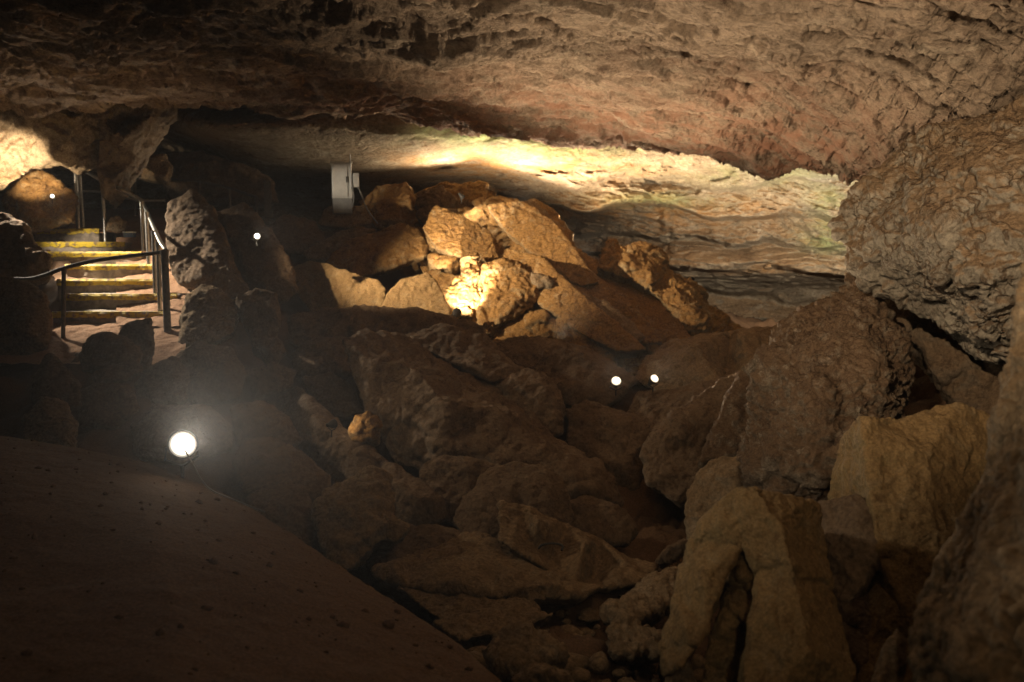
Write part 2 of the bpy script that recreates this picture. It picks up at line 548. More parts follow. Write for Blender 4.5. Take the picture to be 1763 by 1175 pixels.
def build_back_wall():
    f = tps([(p[0] / 3.0, p[1]) for p in BW], [p[2] for p in BW], 1e-3)
    px = np.linspace(-300, 1720, 900)
    py = np.concatenate([np.linspace(130, 500, 330, endpoint=False), np.linspace(500, 640, 40)])
    X, Y = np.meshgrid(px, py)
    X, Y = X.ravel(), Y.ravel()
    d = f(np.stack([X / 3.0, Y], -1))
    P = at_np(X, Y, d)
    # bedding: ledges stretched along the wall, gently dipping to the right
    q = P.copy()
    q[:, 2] += 0.10 * q[:, 0]
    w = q + 0.3 * np.stack([fbm(q * 0.7, 3), fbm(q * 0.7 + 9, 3), 0.5 * fbm(q * 0.9 + 21, 4)], -1)
    lv = q[:, 2] * 1.75 + 0.9 * fbm(q * np.array([0.28, 0.28, 0.3]) + 77, 3) + 0.16 * fbm(q * np.array([1.1, 1.1, 1.6]) + 5, 5, 0.6)
    amp = np.clip((Y - 268) / 45, 0.05, 1) * np.clip((X - 600) / 250, 0.15, 1)
    dd = -amp * 0.72 * (terrace(lv, 0.72) - lv)
    lv2 = q[:, 2] * 5.5 + 1.6 * fbm(q * np.array([0.5, 0.5, 0.5]) + 17, 4)
    dd -= amp * 0.11 * (terrace(lv2, 0.75) - lv2)
    f1, f2, cid = worley(w * np.array([0.7, 0.7, 1.3]) + 0.3 * np.stack([fbm(q * 2, 4)] * 3, -1))
    dd += amp * (0.20 * (cid - 0.5) - 0.04 * np.exp(-((f2 - f1) / 0.05) ** 2))
    dd += (0.35 + 0.65 * amp) * (0.22 * fbm(q * np.array([0.5, 0.5, 0.8]), 3) + 0.045 * fbm(q * np.array([2.2, 2.2, 3.0]), 6, 0.68) + 0.03 * fbm(q * np.array([3, 3, 5.0]), 4, 0.6, True))
    d = d + dd
    P = at_np(X, Y, d)
    me = np_mesh('cave_wall', P, grid_faces(len(py), len(px)))
    al = np.where(X < 800, blob(X, Y, 800, 228, 110, 20), blob(X, Y, 800, 228, 160, 20)) + 0.9 * blob(X, Y, 980, 255, 130, 14) + 0.6 * blob(X, Y, 1130, 345, 110, 14) + 0.9 * blob(X, Y, 1430, 410, 45, 25) \
        + 0.5 * blob(X, Y, 1300, 300, 120, 20) + 0.6 * blob(X, Y, 1440, 350, 50, 30)
    add_attr(me, 'algae', np.clip(al, 0, 1))
    add_attr(me, 'ochre', np.clip(0.9 * blob(X, Y, 960, 290, 200, 26) + 0.8 * blob(X, Y, 1150, 370, 260, 26) + 0.8 * blob(X, Y, 1350, 465, 160, 10) + 0.5 * blob(X, Y, 760, 280, 120, 40), 0, 1))
    o = link('cave_wall', me, M['wall'])
    tag(o, 'pale layered limestone wall with green algae at the back of the cave', 'wall', kind='structure')


FL = [(1000, 1100, 4.3), (1000, 1300, 3.2), (700, 1400, 2.6), (1130, 1040, 5.2), (1150, 960, 6.4), (860, 1060, 5.1), (1130, 880, 7.6), (1000, 960, 6.6), (760, 960, 6.4), (560, 990, 6.0),
      (900, 860, 8.2), (980, 760, 9.6), (700, 860, 7.6), (640, 780, 8.6), (850, 700, 10.3), (1100, 740, 10.0), (1050, 670, 11.0), (540, 700, 9.2), (560, 640, 10.6), (700, 620, 11.2), (400, 880, 6.2), (300, 820, 6.6),
      (420, 680, 8.9), (330, 660, 8.7), (200, 690, 8.0), (80, 760, 7.0), (180, 650, 8.2), (60, 650, 8.2), (280, 650, 8.2), (100, 700, 7.4), (280, 710, 7.3), (300, 600, 9.2), (380, 560, 10.2), (480, 560, 10.8), (340, 500, 11.4), (450, 470, 12.3), (560, 540, 11.8),
      (300, 430, 12.0), (400, 400, 13.6), (560, 400, 14.8), (150, 402, 13.4), (60, 408, 13.0), (230, 410, 13.4), (640, 420, 14.8), (700, 540, 12.2), (840, 590, 12.0), (1000, 610, 12.3), (1120, 610, 12.6), (1240, 600, 13.5),
      (1350, 565, 15.6), (1350, 560, 18), (900, 420, 17), (1100, 470, 17), (700, 400, 16.5), (1300, 700, 9.0), (1300, 900, 7.0), (1250, 1150, 4.6), (1500, 900, 6.2), (1500, 1150, 4.4), (1650, 1000, 4.8), (1650, 720, 8.0), (1500, 620, 10.0), (1800, 800, 7),
      (-150, 420, 13.0), (-150, 620, 9.2), (-250, 800, 6.6)]


def build_floor():
    pts = [at(*p) for p in FL]
    xy = [(p.x, p.y) for p in pts] + [(-6, 0), (0, -3), (6, -1), (-8, -5), (8, -5), (3, 2), (-3, 1.5), (9, 6), (9, 12), (-11, 18), (0, 20), (9, 20)]
    zz = [p.z - 0.12 for p in pts] + [0.4, 0.3, 0.4, 0.5, 0.5, 0.2, 0.4, 1.2, 1.5, 2.4, 1.5, 1.0]
    f = tps(xy, zz, 5e-3)
    t = np.linspace(0, 1, 420)
    y = -6 + 27 * t
    u = np.linspace(-1, 1, 520)
    X = u[None] * (6.5 + 0.36 * np.maximum(y, 0)[:, None])
    Y = np.repeat(y[:, None], len(u), 1)
    Pxy = np.stack([X.ravel(), Y.ravel()], -1)
    z = f(Pxy)
    z = np.clip(z, -1.2, 3.4)
    q = np.stack([Pxy[:, 0], Pxy[:, 1], z], -1)
    z = z + 0.10 * fbm(q * 0.9, 4, 0.55) + 0.05 * terrace(fbm(q * 1.6 + 8, 4) * 3, 0.7) + 0.025 * fbm(q * 6, 4, 0.6)
    P = np.stack([Pxy[:, 0], Pxy[:, 1], z], -1)
    me = np_mesh('cave_floor', P, grid_faces(len(y), len(u)))
    o = link('cave_floor', me, M['earth'])
    tag(o, 'brown earth and broken stone floor of the cave', 'floor', kind='structure')
    return f


build_ceiling()
build_back_wall()
floor_z = build_floor()


# ------------------------------------------------------------------ rocks
def remesh(verts, faces, vox):
    me = bpy.data.meshes.new('tmp')
    me.from_pydata([tuple(v) for v in verts], [], faces)
    me.update()
    ob = bpy.data.objects.new('tmp', me)
    COL.objects.link(ob)
    md = ob.modifiers.new('r', 'REMESH')
    md.mode = 'VOXEL'
    md.voxel_size = vox
    dg = bpy.context.evaluated_depsgraph_get()
    ev = ob.evaluated_get(dg).to_mesh()
    n = len(ev.vertices)
    co = np.empty(n * 3, np.float32); ev.vertices.foreach_get('co', co)
    nf = len(ev.polygons)
    lp = np.empty(len(ev.loops), np.int32); ev.loops.foreach_get('vertex_index', lp)
    ok = len(lp) == 4 * nf
    if ok:
        fc = lp.reshape(-1, 4)
    ob.evaluated_get(dg).to_mesh_clear()
    bpy.data.objects.remove(ob)
    bpy.data.meshes.remove(me)
    assert ok
    return co.reshape(-1, 3).astype(np.float64), fc


def vnormals(co, fc):
    a, b, c, d = (co[fc[:, k]] for k in range(4))
    n = np.cross(c - a, d - b)
    out = np.zeros_like(co)
    for k in range(4):
        for ax in range(3):
            out[:, ax] += np.bincount(fc[:, k], n[:, ax], len(co))
    return out / np.maximum(np.linalg.norm(out, axis=1), 1e-12)[:, None]


def relax(co, fc, it, w=0.5):
    ea = np.concatenate([fc[:, 0], fc[:, 1], fc[:, 2], fc[:, 3]])
    eb = np.concatenate([fc[:, 1], fc[:, 2], fc[:, 3], fc[:, 0]])
    cnt = np.bincount(ea, minlength=len(co)) + np.bincount(eb, minlength=len(co))
    for _ in range(it):
        s = np.zeros_like(co)
        for ax in range(3):
            s[:, ax] = np.bincount(ea, co[eb, ax], len(co)) + np.bincount(eb, co[ea, ax], len(co))
        co = co * (1 - w) + w * s / np.maximum(cnt, 1)[:, None]
    return co


def piece(outline, d, thick=None, tilt=(0, 0), inner=None, bulge=0.22, shrink=0.8, drop=0.12, seed=0):
    """closed block: front drawn by its outline (pixels, optionally distance), own depth and thickness"""
    rnd = random.Random(seed * 31 + 5)
    P = [(p[0], p[1]) for p in outline]
    n = len(P)
    cx = sum(p[0] for p in P) / n
    cy_ = sum(p[1] for p in P) / n
    area = abs(sum(P[i][0] * P[(i + 1) % n][1] - P[(i + 1) % n][0] * P[i][1] for i in range(n))) / 2
    rad = math.sqrt(area / math.pi) / F * d
    hgt = max(p[1] for p in P) - min(p[1] for p in P)

    def depth(x, y):
        return d + tilt[0] * (x - cx) / 100 + tilt[1] * (cy_ - y) / 100
    D = [p[2] if len(p) > 2 else depth(p[0], p[1]) for p in outline]
    if thick is None:
        thick = 1.3 * rad
    ins = []
    if inner is None:
        a0 = rnd.random()
        for k, (x, y) in enumerate(P):
            if n > 9 and (k + seed) % 2:
                continue
            s = 0.5 + 0.22 * rnd.random()
            ix, iy = cx + (x - cx) * s, cy_ + (y - cy_) * s
            ins.append((ix, iy, depth(ix, iy) - bulge * rad * (0.65 + 0.7 * rnd.random())))
    else:
        ins = list(inner)
    co2 = [Vector(p) for p in P] + [Vector((p[0], p[1])) for p in ins]
    vs, es, fs, ov, oe, of = delaunay_2d_cdt(co2, [(i, (i + 1) % n) for i in range(n)], [], 1, 1e-3)
    zd = []
    for k, v in enumerate(vs):
        src = ov[k]
        if src:
            j = src[0]
            zd.append(D[j] if j < n else ins[j - n][2])
        else:
            zd.append(depth(v.x, v.y))
    front = [at(v.x, v.y, z) for v, z in zip(vs, zd)]
    back = []
    for v, z in zip(vs, zd):
        bx = cx + (v.x - cx) * shrink
        by = cy_ + (v.y - cy_) * shrink + drop * hgt
        bz = depth(v.x, v.y) * 0.7 + d * 0.3 + thick * (0.85 + 0.3 * rnd.random())
        bz = max(bz, z + 0.25 * thick)
        # keep the metric size as it goes back
        k = (d / bz)
        bx = cx + (bx - cx) * (0.5 + 0.5 * k); by = cy_ + (by - cy_) * (0.5 + 0.5 * k)
        back.append(at(bx, by, bz))
    nv = len(vs)
    faces = []
    edge_count = {}
    for f in fs:
        f = list(f)
        faces.append(f)
        faces.append([i + nv for i in reversed(f)])
        for i in range(len(f)):
            e = (f[i], f[(i + 1) % len(f)])
            edge_count[e] = 1
    for (a, b) in list(edge_count):
        if (b, a) not in edge_count:
            faces.append([b, a, a + nv, b + nv])
    return front + back, faces, rad


ROCKS = []


def rock(name, label, pieces, mat, cat='rock', group=None, vox=3.6, rough=1.0, plates=0.6, cracks=0.5, knob=0.0, crag=0.0, bed=0.5, relax_it=2, seed=None):
    if seed is None:
        seed = len(ROCKS) + 1
    V, Fc = [], []
    rad, dist = 0, 99
    for k, pc in enumerate(pieces):
        pc = dict(pc)
        v, f, r = piece(seed=seed * 7 + k, **pc)
        o = len(V)
        V += v
        Fc += [[i + o for i in q] for q in f]
        rad = max(rad, r)
        dist = min(dist, pc['d'])
    vs = vox * dist / F
    co, fc = remesh(V, Fc, vs)
    co = relax(co, fc, relax_it)
    nr = vnormals(co, fc)
    sh = np.array([seed * 3.17, seed * 1.91, seed * 2.37])
    R = rad
    q = co / R + sh
    s = 0.085 * R * rough * fbm(q * 1.25, 4, 0.5)
    if plates:
        w = q + 0.22 * np.stack([fbm(q * 1.6 + 3, 3), fbm(q * 1.6 + 13, 3), fbm(q * 1.6 + 23, 3)], -1)
        f1, f2, cid = worley(w * 1.9)
        s += plates * 0.085 * R * (cid - 0.5)
        e = f2 - f1
        s -= cracks * 0.05 * R * np.exp(-(e / 0.055) ** 2)
    s += 0.03 * R * rough * fbm(q * 4.2 + 7, 4, 0.6, True) * 0.6
    if bed:
        rr = np.random.RandomState(seed)
        ax = np.array([rr.uniform(-0.5, 0.5), rr.uniform(-0.7, 0.2), 1.0]); ax /= np.linalg.norm(ax)
        lv = (q @ ax) * 4.5 + 0.9 * fbm(q * 1.1 + 60, 4, 0.55)
        s += bed * 0.030 * R * (terrace(lv, 0.75) - lv + 0.4) * np.clip(0.5 + fbm(q * 0.8 + 90, 2), 0, 1)
    qm = co + sh
    s += 0.016 * rough * fbm(qm * 5.5, 4, 0.6)
    if knob:
        f1, f2, cid = worley(qm * (3.2) + 0.25 * np.stack([fbm(qm * 4, 2)] * 3, -1))
        s += knob * 0.11 * (0.55 - f1) + knob * 0.03 * fbm(qm * 11, 3, 0.65, True)
    if crag:
        w = qm + 0.16 * np.stack([fbm(qm * 2 + 3, 4), fbm(qm * 2 + 13, 4), fbm(qm * 2 + 23, 4)], -1)
        f1, f2, cid = worley(w * np.array([1.5, 1.5, 2.0]))
        s += crag * (0.15 * (cid - 0.5) - 0.05 * np.exp(-((f2 - f1) / 0.06) ** 2))
        f1, f2, cid = worley(w * np.array([4.6, 4.6, 6.0]) + 5)
        s += crag * (0.055 * (cid - 0.5) - 0.02 * np.exp(-((f2 - f1) / 0.1) ** 2))
        s += crag * 0.03 * fbm(qm * 7, 5, 0.65, True)
    s += 0.010 * rough * fbm(qm * 17, 3, 0.65)
    co = co + nr * s[:, None]
    lo = co.min(0); hi = co.max(0)
    org = np.array([(lo[0] + hi[0]) / 2, (lo[1] + hi[1]) / 2, lo[2]])
    me = np_mesh(name, co - org, fc)
    o = link(name, me, M[mat], tuple(org))
    tag(o, label, cat, group)
    ROCKS.append(o)
    return o


def pc(outline, d, **k):
    return dict(outline=outline, d=d, **k)


# --- earth bank in the left foreground
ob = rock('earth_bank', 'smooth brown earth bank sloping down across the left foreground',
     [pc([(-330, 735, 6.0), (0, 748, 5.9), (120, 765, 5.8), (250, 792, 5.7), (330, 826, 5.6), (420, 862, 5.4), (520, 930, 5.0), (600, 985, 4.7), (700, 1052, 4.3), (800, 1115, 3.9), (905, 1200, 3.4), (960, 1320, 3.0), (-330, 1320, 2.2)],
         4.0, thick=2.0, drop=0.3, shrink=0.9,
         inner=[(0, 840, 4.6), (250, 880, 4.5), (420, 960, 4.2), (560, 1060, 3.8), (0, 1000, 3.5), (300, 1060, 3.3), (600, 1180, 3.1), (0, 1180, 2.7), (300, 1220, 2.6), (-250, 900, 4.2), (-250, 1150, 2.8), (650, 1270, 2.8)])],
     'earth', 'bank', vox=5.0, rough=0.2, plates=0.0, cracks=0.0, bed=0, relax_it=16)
ob['kind'] = 'structure'

# --- right foreground slabs
rock('rock_slab', 'split brown slab with a dark cleft leaning in the right foreground',
     [pc([(1265, 838, 3.55), (1300, 834, 3.5), (1390, 862, 3.6), (1405, 870, 3.7), (1412, 930, 3.65), (1430, 1000, 3.5), (1455, 1080, 3.3), (1475, 1175, 3.1), (1490, 1290, 2.9), (1265, 1290, 2.9), (1280, 1150, 3.1), (1303, 990, 3.4), (1282, 935, 3.45), (1262, 890, 3.5)],
         3.4, thick=0.7, drop=0.02, inner=[(1340, 900, 3.36), (1370, 1000, 3.22), (1390, 1120, 3.02), (1310, 1060, 3.16), (1300, 880, 3.42)]),
      pc([(1265, 838, 3.6), (1305, 838, 3.5), (1290, 890, 3.46), (1275, 940, 3.46), (1243, 1000, 3.4), (1216, 1080, 3.25), (1196, 1112, 3.2), (1170, 1150, 3.15), (1143, 1165, 3.25), (1142, 1120, 3.4), (1163, 1020, 3.55), (1183, 935, 3.65), (1203, 900, 3.65), (1235, 862, 3.65)],
         3.5, thick=0.55, drop=0.0, inner=[(1240, 900, 3.5), (1212, 990, 3.4), (1180, 1080, 3.25)]),
      pc([(1282, 925, 3.56), (1310, 990, 3.5), (1300, 1080, 3.36), (1290, 1290, 3.1), (1208, 1290, 3.3), (1216, 1130, 3.45), (1252, 1010, 3.56)], 3.45, thick=0.4, drop=0, bulge=0.02)],
     'slab', 'rock slab', vox=3.0, rough=0.5, plates=0.2, cracks=0.1, crag=0.16, bed=0.2, relax_it=1)
rock('rock_slab', 'tall yellow-brown slab with a pale left flank standing under the big overhanging boulder',
     [pc([(1478, 712, 4.25), (1500, 716, 4.2), (1545, 722, 4.35), (1580, 709, 4.4), (1610, 697, 4.45), (1650, 698, 4.45), (1712, 718, 4.5), (1702, 760, 4.4), (1690, 850, 4.2), (1660, 930, 4.0), (1625, 1010, 3.8), (1610, 1100, 3.6), (1600, 1290, 3.3), (1490, 1290, 3.4), (1480, 1100, 3.8), (1470, 960, 4.2), (1440, 880, 4.6), (1422, 864, 4.75), (1430, 820, 4.75), (1450, 760, 4.65)],
         4.2, thick=0.9, drop=0.02, inner=[(1488, 760, 4.12), (1497, 820, 4.06), (1505, 885, 3.98), (1515, 960, 3.9), (1600, 780, 4.12), (1600, 900, 3.95), (1560, 1050, 3.7)])],
     'slab', 'rock slab', vox=3.0, rough=0.45, plates=0.2, cracks=0.1, crag=0.13, bed=0.2, relax_it=1)
rock('rock_slab', 'dark brown slab wedged between the split slab and the tall yellow slab',
     [pc([(1405, 868), (1440, 856), (1475, 848), (1500, 870), (1522, 930), (1512, 985), (1495, 1020), (1498, 1100), (1508, 1290), (1440, 1290), (1440, 1060), (1418, 980), (1406, 920)], 3.95, thick=0.6, tilt=(-0.15, 0.12), drop=0.02)],
     'brown', 'rock slab', vox=3.2, rough=0.5, plates=0.3, cracks=0.2)
rock('rock_slab', 'huge tan slab rising out of the picture at the right edge',
     [pc([(1800, 420, 2.9), (1763, 545, 2.85), (1745, 620, 2.8), (1722, 700, 2.75), (1714, 760, 2.75), (1700, 820, 2.7), (1662, 900, 2.65), (1622, 970, 2.6), (1592, 1040, 2.55), (1585, 1090, 2.5), (1600, 1290, 2.2), (2050, 1290, 1.7), (2050, 420, 2.2)],
         2.4, thick=1.0, drop=0.02, inner=[(1750, 800, 2.45), (1700, 950, 2.3), (1680, 1100, 2.15), (1850, 700, 2.2), (1850, 1000, 1.95)])],
     'tan', 'rock slab', vox=3.6, rough=0.7, plates=0.25, cracks=0.2, crag=0.2, bed=0.2)
rock('rock', 'small pointed wedge of rock at the foot of the right edge slab',
     [pc([(1545, 1078), (1558, 1100), (1556, 1175), (1560, 1280), (1470, 1280), (1500, 1175), (1520, 1118)], 2.95, thick=0.3, tilt=(0, 0.1), drop=0.02)],
     'tan', vox=3.2, rough=0.6, plates=0.3, cracks=0.1)
rock('rock', 'pale grey wedge of rock under the leaning arm of the split slab',
     [pc([(1178, 1118), (1190, 1150), (1205, 1230), (1130, 1240), (1150, 1160)], 3.4, thick=0.3, drop=0.05)],
     'tan', vox=3.2, rough=0.8)

# --- right boulders
rock('boulder', 'huge veined grey boulder overhanging at upper right, touching the ceiling',
     [pc([(1763, 180, 5.6), (1700, 199, 5.8), (1640, 215, 5.9), (1592, 235, 6.0), (1560, 265, 6.1), (1520, 300, 6.2), (1480, 335, 6.3), (1456, 365, 6.3), (1447, 400, 6.3), (1468, 415, 6.3), (1470, 445, 6.3), (1492, 482, 6.2), (1530, 505, 6.1), (1565, 520, 6.0), (1605, 542, 5.9), (1645, 575, 5.8), (1690, 608, 5.6), (1720, 632, 5.4), (1763, 610, 5.2), (1900, 580, 4.9), (2100, 500, 4.6), (2100, 60, 4.6), (1900, 120, 5.0)],
         5.4, thick=2.2, drop=-0.05, inner=[(1560, 350, 5.55), (1520, 400, 5.7), (1560, 440, 5.5), (1620, 290, 5.35), (1650, 390, 4.95), (1620, 470, 5.15), (1700, 480, 4.8), (1700, 560, 5.0), (1720, 300, 4.95), (1850, 400, 4.4), (1850, 250, 4.5)])],
     'grey', 'boulder', vox=2.8, rough=1.0, plates=1.0, cracks=0.6, knob=0.1, crag=0.3, bed=0.8, relax_it=1)
rock('boulder', 'rough crusted brown boulder below the overhanging grey one',
     [pc([(1475, 470, 7.0), (1505, 490, 6.8), (1525, 545, 6.4), (1548, 595, 6.2), (1562, 650, 6.1), (1557, 705, 6.0), (1540, 760, 5.8), (1510, 850, 5.6), (1470, 900, 5.5), (1410, 890, 5.5), (1350, 870, 5.6), (1288, 836, 5.8), (1279, 792, 6.0), (1300, 745, 6.1), (1312, 700, 6.15), (1306, 660, 6.2), (1305, 630, 6.3), (1320, 600, 6.5), (1352, 562, 6.8), (1400, 540, 7.0), (1440, 505, 7.1)],
         6.0, thick=1.6, drop=0.1, inner=[(1345, 640, 5.75), (1400, 600, 5.9), (1450, 560, 6.1), (1430, 660, 5.5), (1480, 640, 5.6), (1380, 720, 5.45), (1440, 760, 5.3), (1340, 790, 5.5), (1400, 830, 5.4), (1500, 720, 5.5)])],
     'crust', 'boulder', vox=2.8, rough=1.1, plates=0.7, cracks=0.4, knob=0.6, crag=0.5, relax_it=2)
rock('boulder', 'dark red-brown boulder deep in the hollow under the overhang',
     [pc([(1560, 515), (1690, 585), (1730, 640), (1735, 760), (1660, 730), (1625, 665), (1580, 600), (1505, 548), (1500, 500)], 7.0, thick=0.8, tilt=(-0.3, 0))],
     'brown', 'boulder', vox=3.4)
rock('boulder', 'rounded brown boulder left of the crusted boulder, beside the dark hole',
     [pc([(1292, 640), (1305, 700), (1285, 760), (1262, 790), (1240, 830), (1225, 875), (1170, 868), (1112, 832), (1099, 785), (1110, 755), (1150, 720), (1200, 680), (1240, 655)], 7.7, thick=1.4, tilt=(-0.1, 0.35))],
     'brown', 'boulder', rough=0.9, plates=0.4)
rock('rock', 'craggy strip of broken rock between the rounded and the crusted boulder',
     [pc([(1318, 615), (1320, 700), (1295, 770), (1265, 785), (1215, 795), (1205, 800), (1222, 760), (1237, 720), (1258, 680), (1282, 650)], 6.9, thick=0.7, tilt=(-0.2, 0.3))],
     'crust', knob=0.5, plates=0.9)
rock('boulder', 'smooth grey-brown boulder behind the top of the split slab',
     [pc([(1225, 788), (1285, 778), (1300, 835), (1300, 1000), (1195, 1010), (1186, 930), (1182, 890), (1186, 850), (1202, 812)], 6.0, thick=0.9, tilt=(-0.2, 0.2))],
     'tan', 'boulder', rough=0.7, plates=0.3)
rock('boulder', 'long low brown hump rising to the right behind the two lit lamps',
     [pc([(1085, 655, 10.0), (1115, 615, 10.4), (1150, 592, 10.8), (1200, 577, 11), (1262, 570, 11), (1330, 562, 10.6), (1400, 522, 10.2), (1450, 500, 9.6), (1500, 490, 9), (1500, 560, 8.4), (1400, 620, 8.4), (1310, 650, 8.8), (1240, 668, 9.2), (1150, 682, 9.6)], 9.8, thick=1.2, bulge=0.1)],
     'tan', 'boulder', rough=0.8)
rock('rock_slab', 'thin dark ledge of rock below the right one of the two lit lamps',
     [pc([(1075, 720), (1095, 680), (1200, 658), (1260, 648), (1235, 685), (1160, 745), (1110, 770)], 9.1, thick=0.8, tilt=(-0.2, 0.5))],
     'brown', 'rock slab')

# --- lit mound in the middle
rock('boulder', 'big ochre rubble mound lit by lamps in the middle of the cave',
     [pc([(700, 420, 13.6), (712, 330, 14.4), (760, 312, 14.6), (830, 320, 14.6), (890, 338, 14.4), (945, 372, 14.2), (978, 402, 14.0), (1003, 435, 13.8), (1025, 455, 13.6), (1060, 495, 13.2), (1110, 545, 12.8), (1160, 590, 12.3), (1150, 660, 11.6), (1060, 650, 11.4), (960, 640, 11.3), (840, 620, 11.3), (770, 580, 11.7), (735, 490, 12.6)],
         13.0, thick=1.1, drop=0.1, inner=[(790, 380, 13.6), (860, 380, 13.3), (920, 420, 13.0), (870, 450, 12.7), (800, 450, 12.8), (960, 480, 12.5), (900, 520, 12.0), (1000, 550, 12.0), (850, 560, 11.6), (960, 590, 11.5), (1060, 600, 11.6)])],
     'ochre', 'mound', vox=2.2, rough=0.7, plates=1.2, cracks=0.8, crag=0.3, bed=1.2, relax_it=1)
rock('boulder', 'jagged red-tan ridge of rock on the right shoulder of the lit mound',
     [pc([(1036, 430, 13.3), (1055, 417, 13.5), (1075, 430, 13.5), (1105, 416, 13.6), (1132, 430, 13.6), (1152, 458, 13.5), (1182, 480, 13.4), (1207, 500, 13.3), (1222, 530, 13.1), (1250, 550, 13.0), (1290, 578, 12.8), (1240, 600, 12.4), (1195, 580, 12.3), (1165, 545, 12.4), (1125, 505, 12.6), (1085, 482, 12.8), (1030, 462, 13.0)],
         13.0, thick=1.4, drop=0.25, inner=[(1075, 455, 12.8), (1120, 470, 12.7), (1165, 505, 12.5), (1195, 540, 12.3), (1225, 570, 12.3)])],
     'ochre', 'boulder', vox=2.2, rough=0.9, plates=1.6, cracks=0.9, crag=0.45, bed=1.4, relax_it=1)
rock('boulder', 'smooth orange-brown slope of rock between the mound crest and the jagged ridge',
     [pc([(985, 425), (1030, 450), (1090, 485), (1130, 510), (1170, 550), (1200, 590), (1170, 605), (1110, 590), (1060, 560), (1010, 500), (985, 460)], 12.75, thick=0.9, tilt=(-0.1, 1.0), bulge=0.08, drop=0.2)],
     'ochre', 'boulder', rough=0.7, plates=0.5)
rock('boulder', 'round-faced ochre block beside the brightest lit patch on the mound',
     [pc([(832, 458), (880, 450), (912, 472), (924, 502), (912, 532), (880, 550), (852, 566), (836, 578), (826, 540), (834, 500)], 11.5, thick=0.8, tilt=(0, 0.4))],
     'ochre', 'boulder', vox=2.3, rough=0.9, plates=0.4, crag=0.5)
rock('rock', 'jagged upright rock glaring white in the lamp beam on the mound',
     [pc([(766, 528), (776, 490), (796, 472), (806, 455), (813, 438), (822, 452), (836, 470), (848, 500), (842, 535), (828, 566), (798, 560), (775, 545)], 11.85, thick=0.5, tilt=(0.1, 0.4))],
     'ochre', vox=2.2, rough=1.2, plates=1.0, crag=1.0, relax_it=1)
rock('rock_slab', 'long thin slab lying slantwise at the foot of the mound',
     [pc([(990, 500), (1040, 518), (1092, 556), (1112, 582), (1094, 590), (1050, 566), (1000, 530)], 11.3, thick=0.35, tilt=(-0.2, 0.5))],
     'tan', 'rock slab', vox=2.4, rough=0.8, plates=0.4)
rock('rock_slab', 'narrow tan slab slanting above the long thin slab on the mound',
     [pc([(920, 470), (960, 478), (1020, 512), (1062, 548), (1050, 556), (1000, 535), (955, 505), (925, 485)], 11.75, thick=0.35, tilt=(-0.2, 0.5))],
     'ochre', 'rock slab', vox=2.4, rough=0.9, plates=0.5)
rock('rock', 'grey-white crusted block below the slanting slabs, near the round-faced block',
     [pc([(915, 470), (940, 472), (955, 485), (948, 500), (925, 498), (914, 485)], 11.5, thick=0.25)], 'tan', vox=2.2, plates=0.8)
rock('boulder', 'dark ridge-topped block at the crest of the mound under the pale wall',
     [pc([(880, 345), (915, 345), (950, 372), (975, 398), (985, 425), (965, 430), (935, 405), (905, 380)], 13.7, thick=0.7, tilt=(0, 0.8))],
     'tan', 'boulder', vox=2.6, plates=0.9)
for lab, ol, d, tl, mt in [
    ('large tilted ochre slab forming the crest of the mound', [(815, 345), (850, 335), (892, 342), (945, 374), (978, 402), (1000, 445), (985, 470), (940, 450), (885, 440), (845, 410)], 13.1, (0.15, 0.9), 'ochre'),
    ('broad ochre face of rock falling to the right below the crest slab', [(838, 408), (885, 436), (942, 450), (990, 478), (1025, 520), (1010, 548), (965, 525), (925, 492), (880, 452), (835, 450)], 12.35, (0.0, 0.7), 'ochre'),
    ('long ochre slab dipping right along the top of the slanting slabs', [(950, 448), (1000, 455), (1060, 500), (1110, 548), (1140, 590), (1110, 592), (1060, 552), (1000, 510), (960, 480)], 12.05, (-0.1, 0.8), 'ochre'),
    ('wedge of ochre rock filling the foot of the mound under the round-faced block', [(845, 560), (910, 535), (975, 545), (1040, 575), (1075, 605), (1040, 630), (940, 615), (850, 600)], 11.2, (-0.1, 0.6), 'ochre')]:
    rock('rock_slab', lab, [pc(ol, d, thick=0.7, tilt=tl, bulge=0.1)], mt, 'rock slab', vox=2.2, rough=0.6, plates=0.8, cracks=0.7, crag=0.2, bed=1.2, relax_it=1)
for lab, ol, d, tl in [
    ('longest flat ochre slab, running diagonally down across the lit mound', [(872, 428), (930, 440), (1000, 505), (1062, 556), (1112, 602), (1060, 606), (985, 566), (918, 512), (880, 462)], 11.35, (-0.25, 0.5)),
    ('flat-faced ochre slab tilted down to the right on the crest of the mound', [(838, 352), (900, 344), (955, 382), (992, 428), (1032, 486), (1000, 494), (938, 452), (872, 402)], 12.55, (-0.1, 0.5)),
    ('angular ochre slab leaning over the left shoulder of the lit mound', [(748, 352), (800, 372), (842, 398), (862, 452), (815, 448), (752, 430), (728, 392)], 12.55, (0.15, 0.5))]:
    rock('rock_slab', lab, [pc(ol, d, thick=0.45, tilt=tl, bulge=0.05, shrink=0.9)], 'ochre', 'rock slab', vox=2.0, rough=0.45, plates=0.35, cracks=0.5, crag=0.14, bed=1.0, relax_it=1)
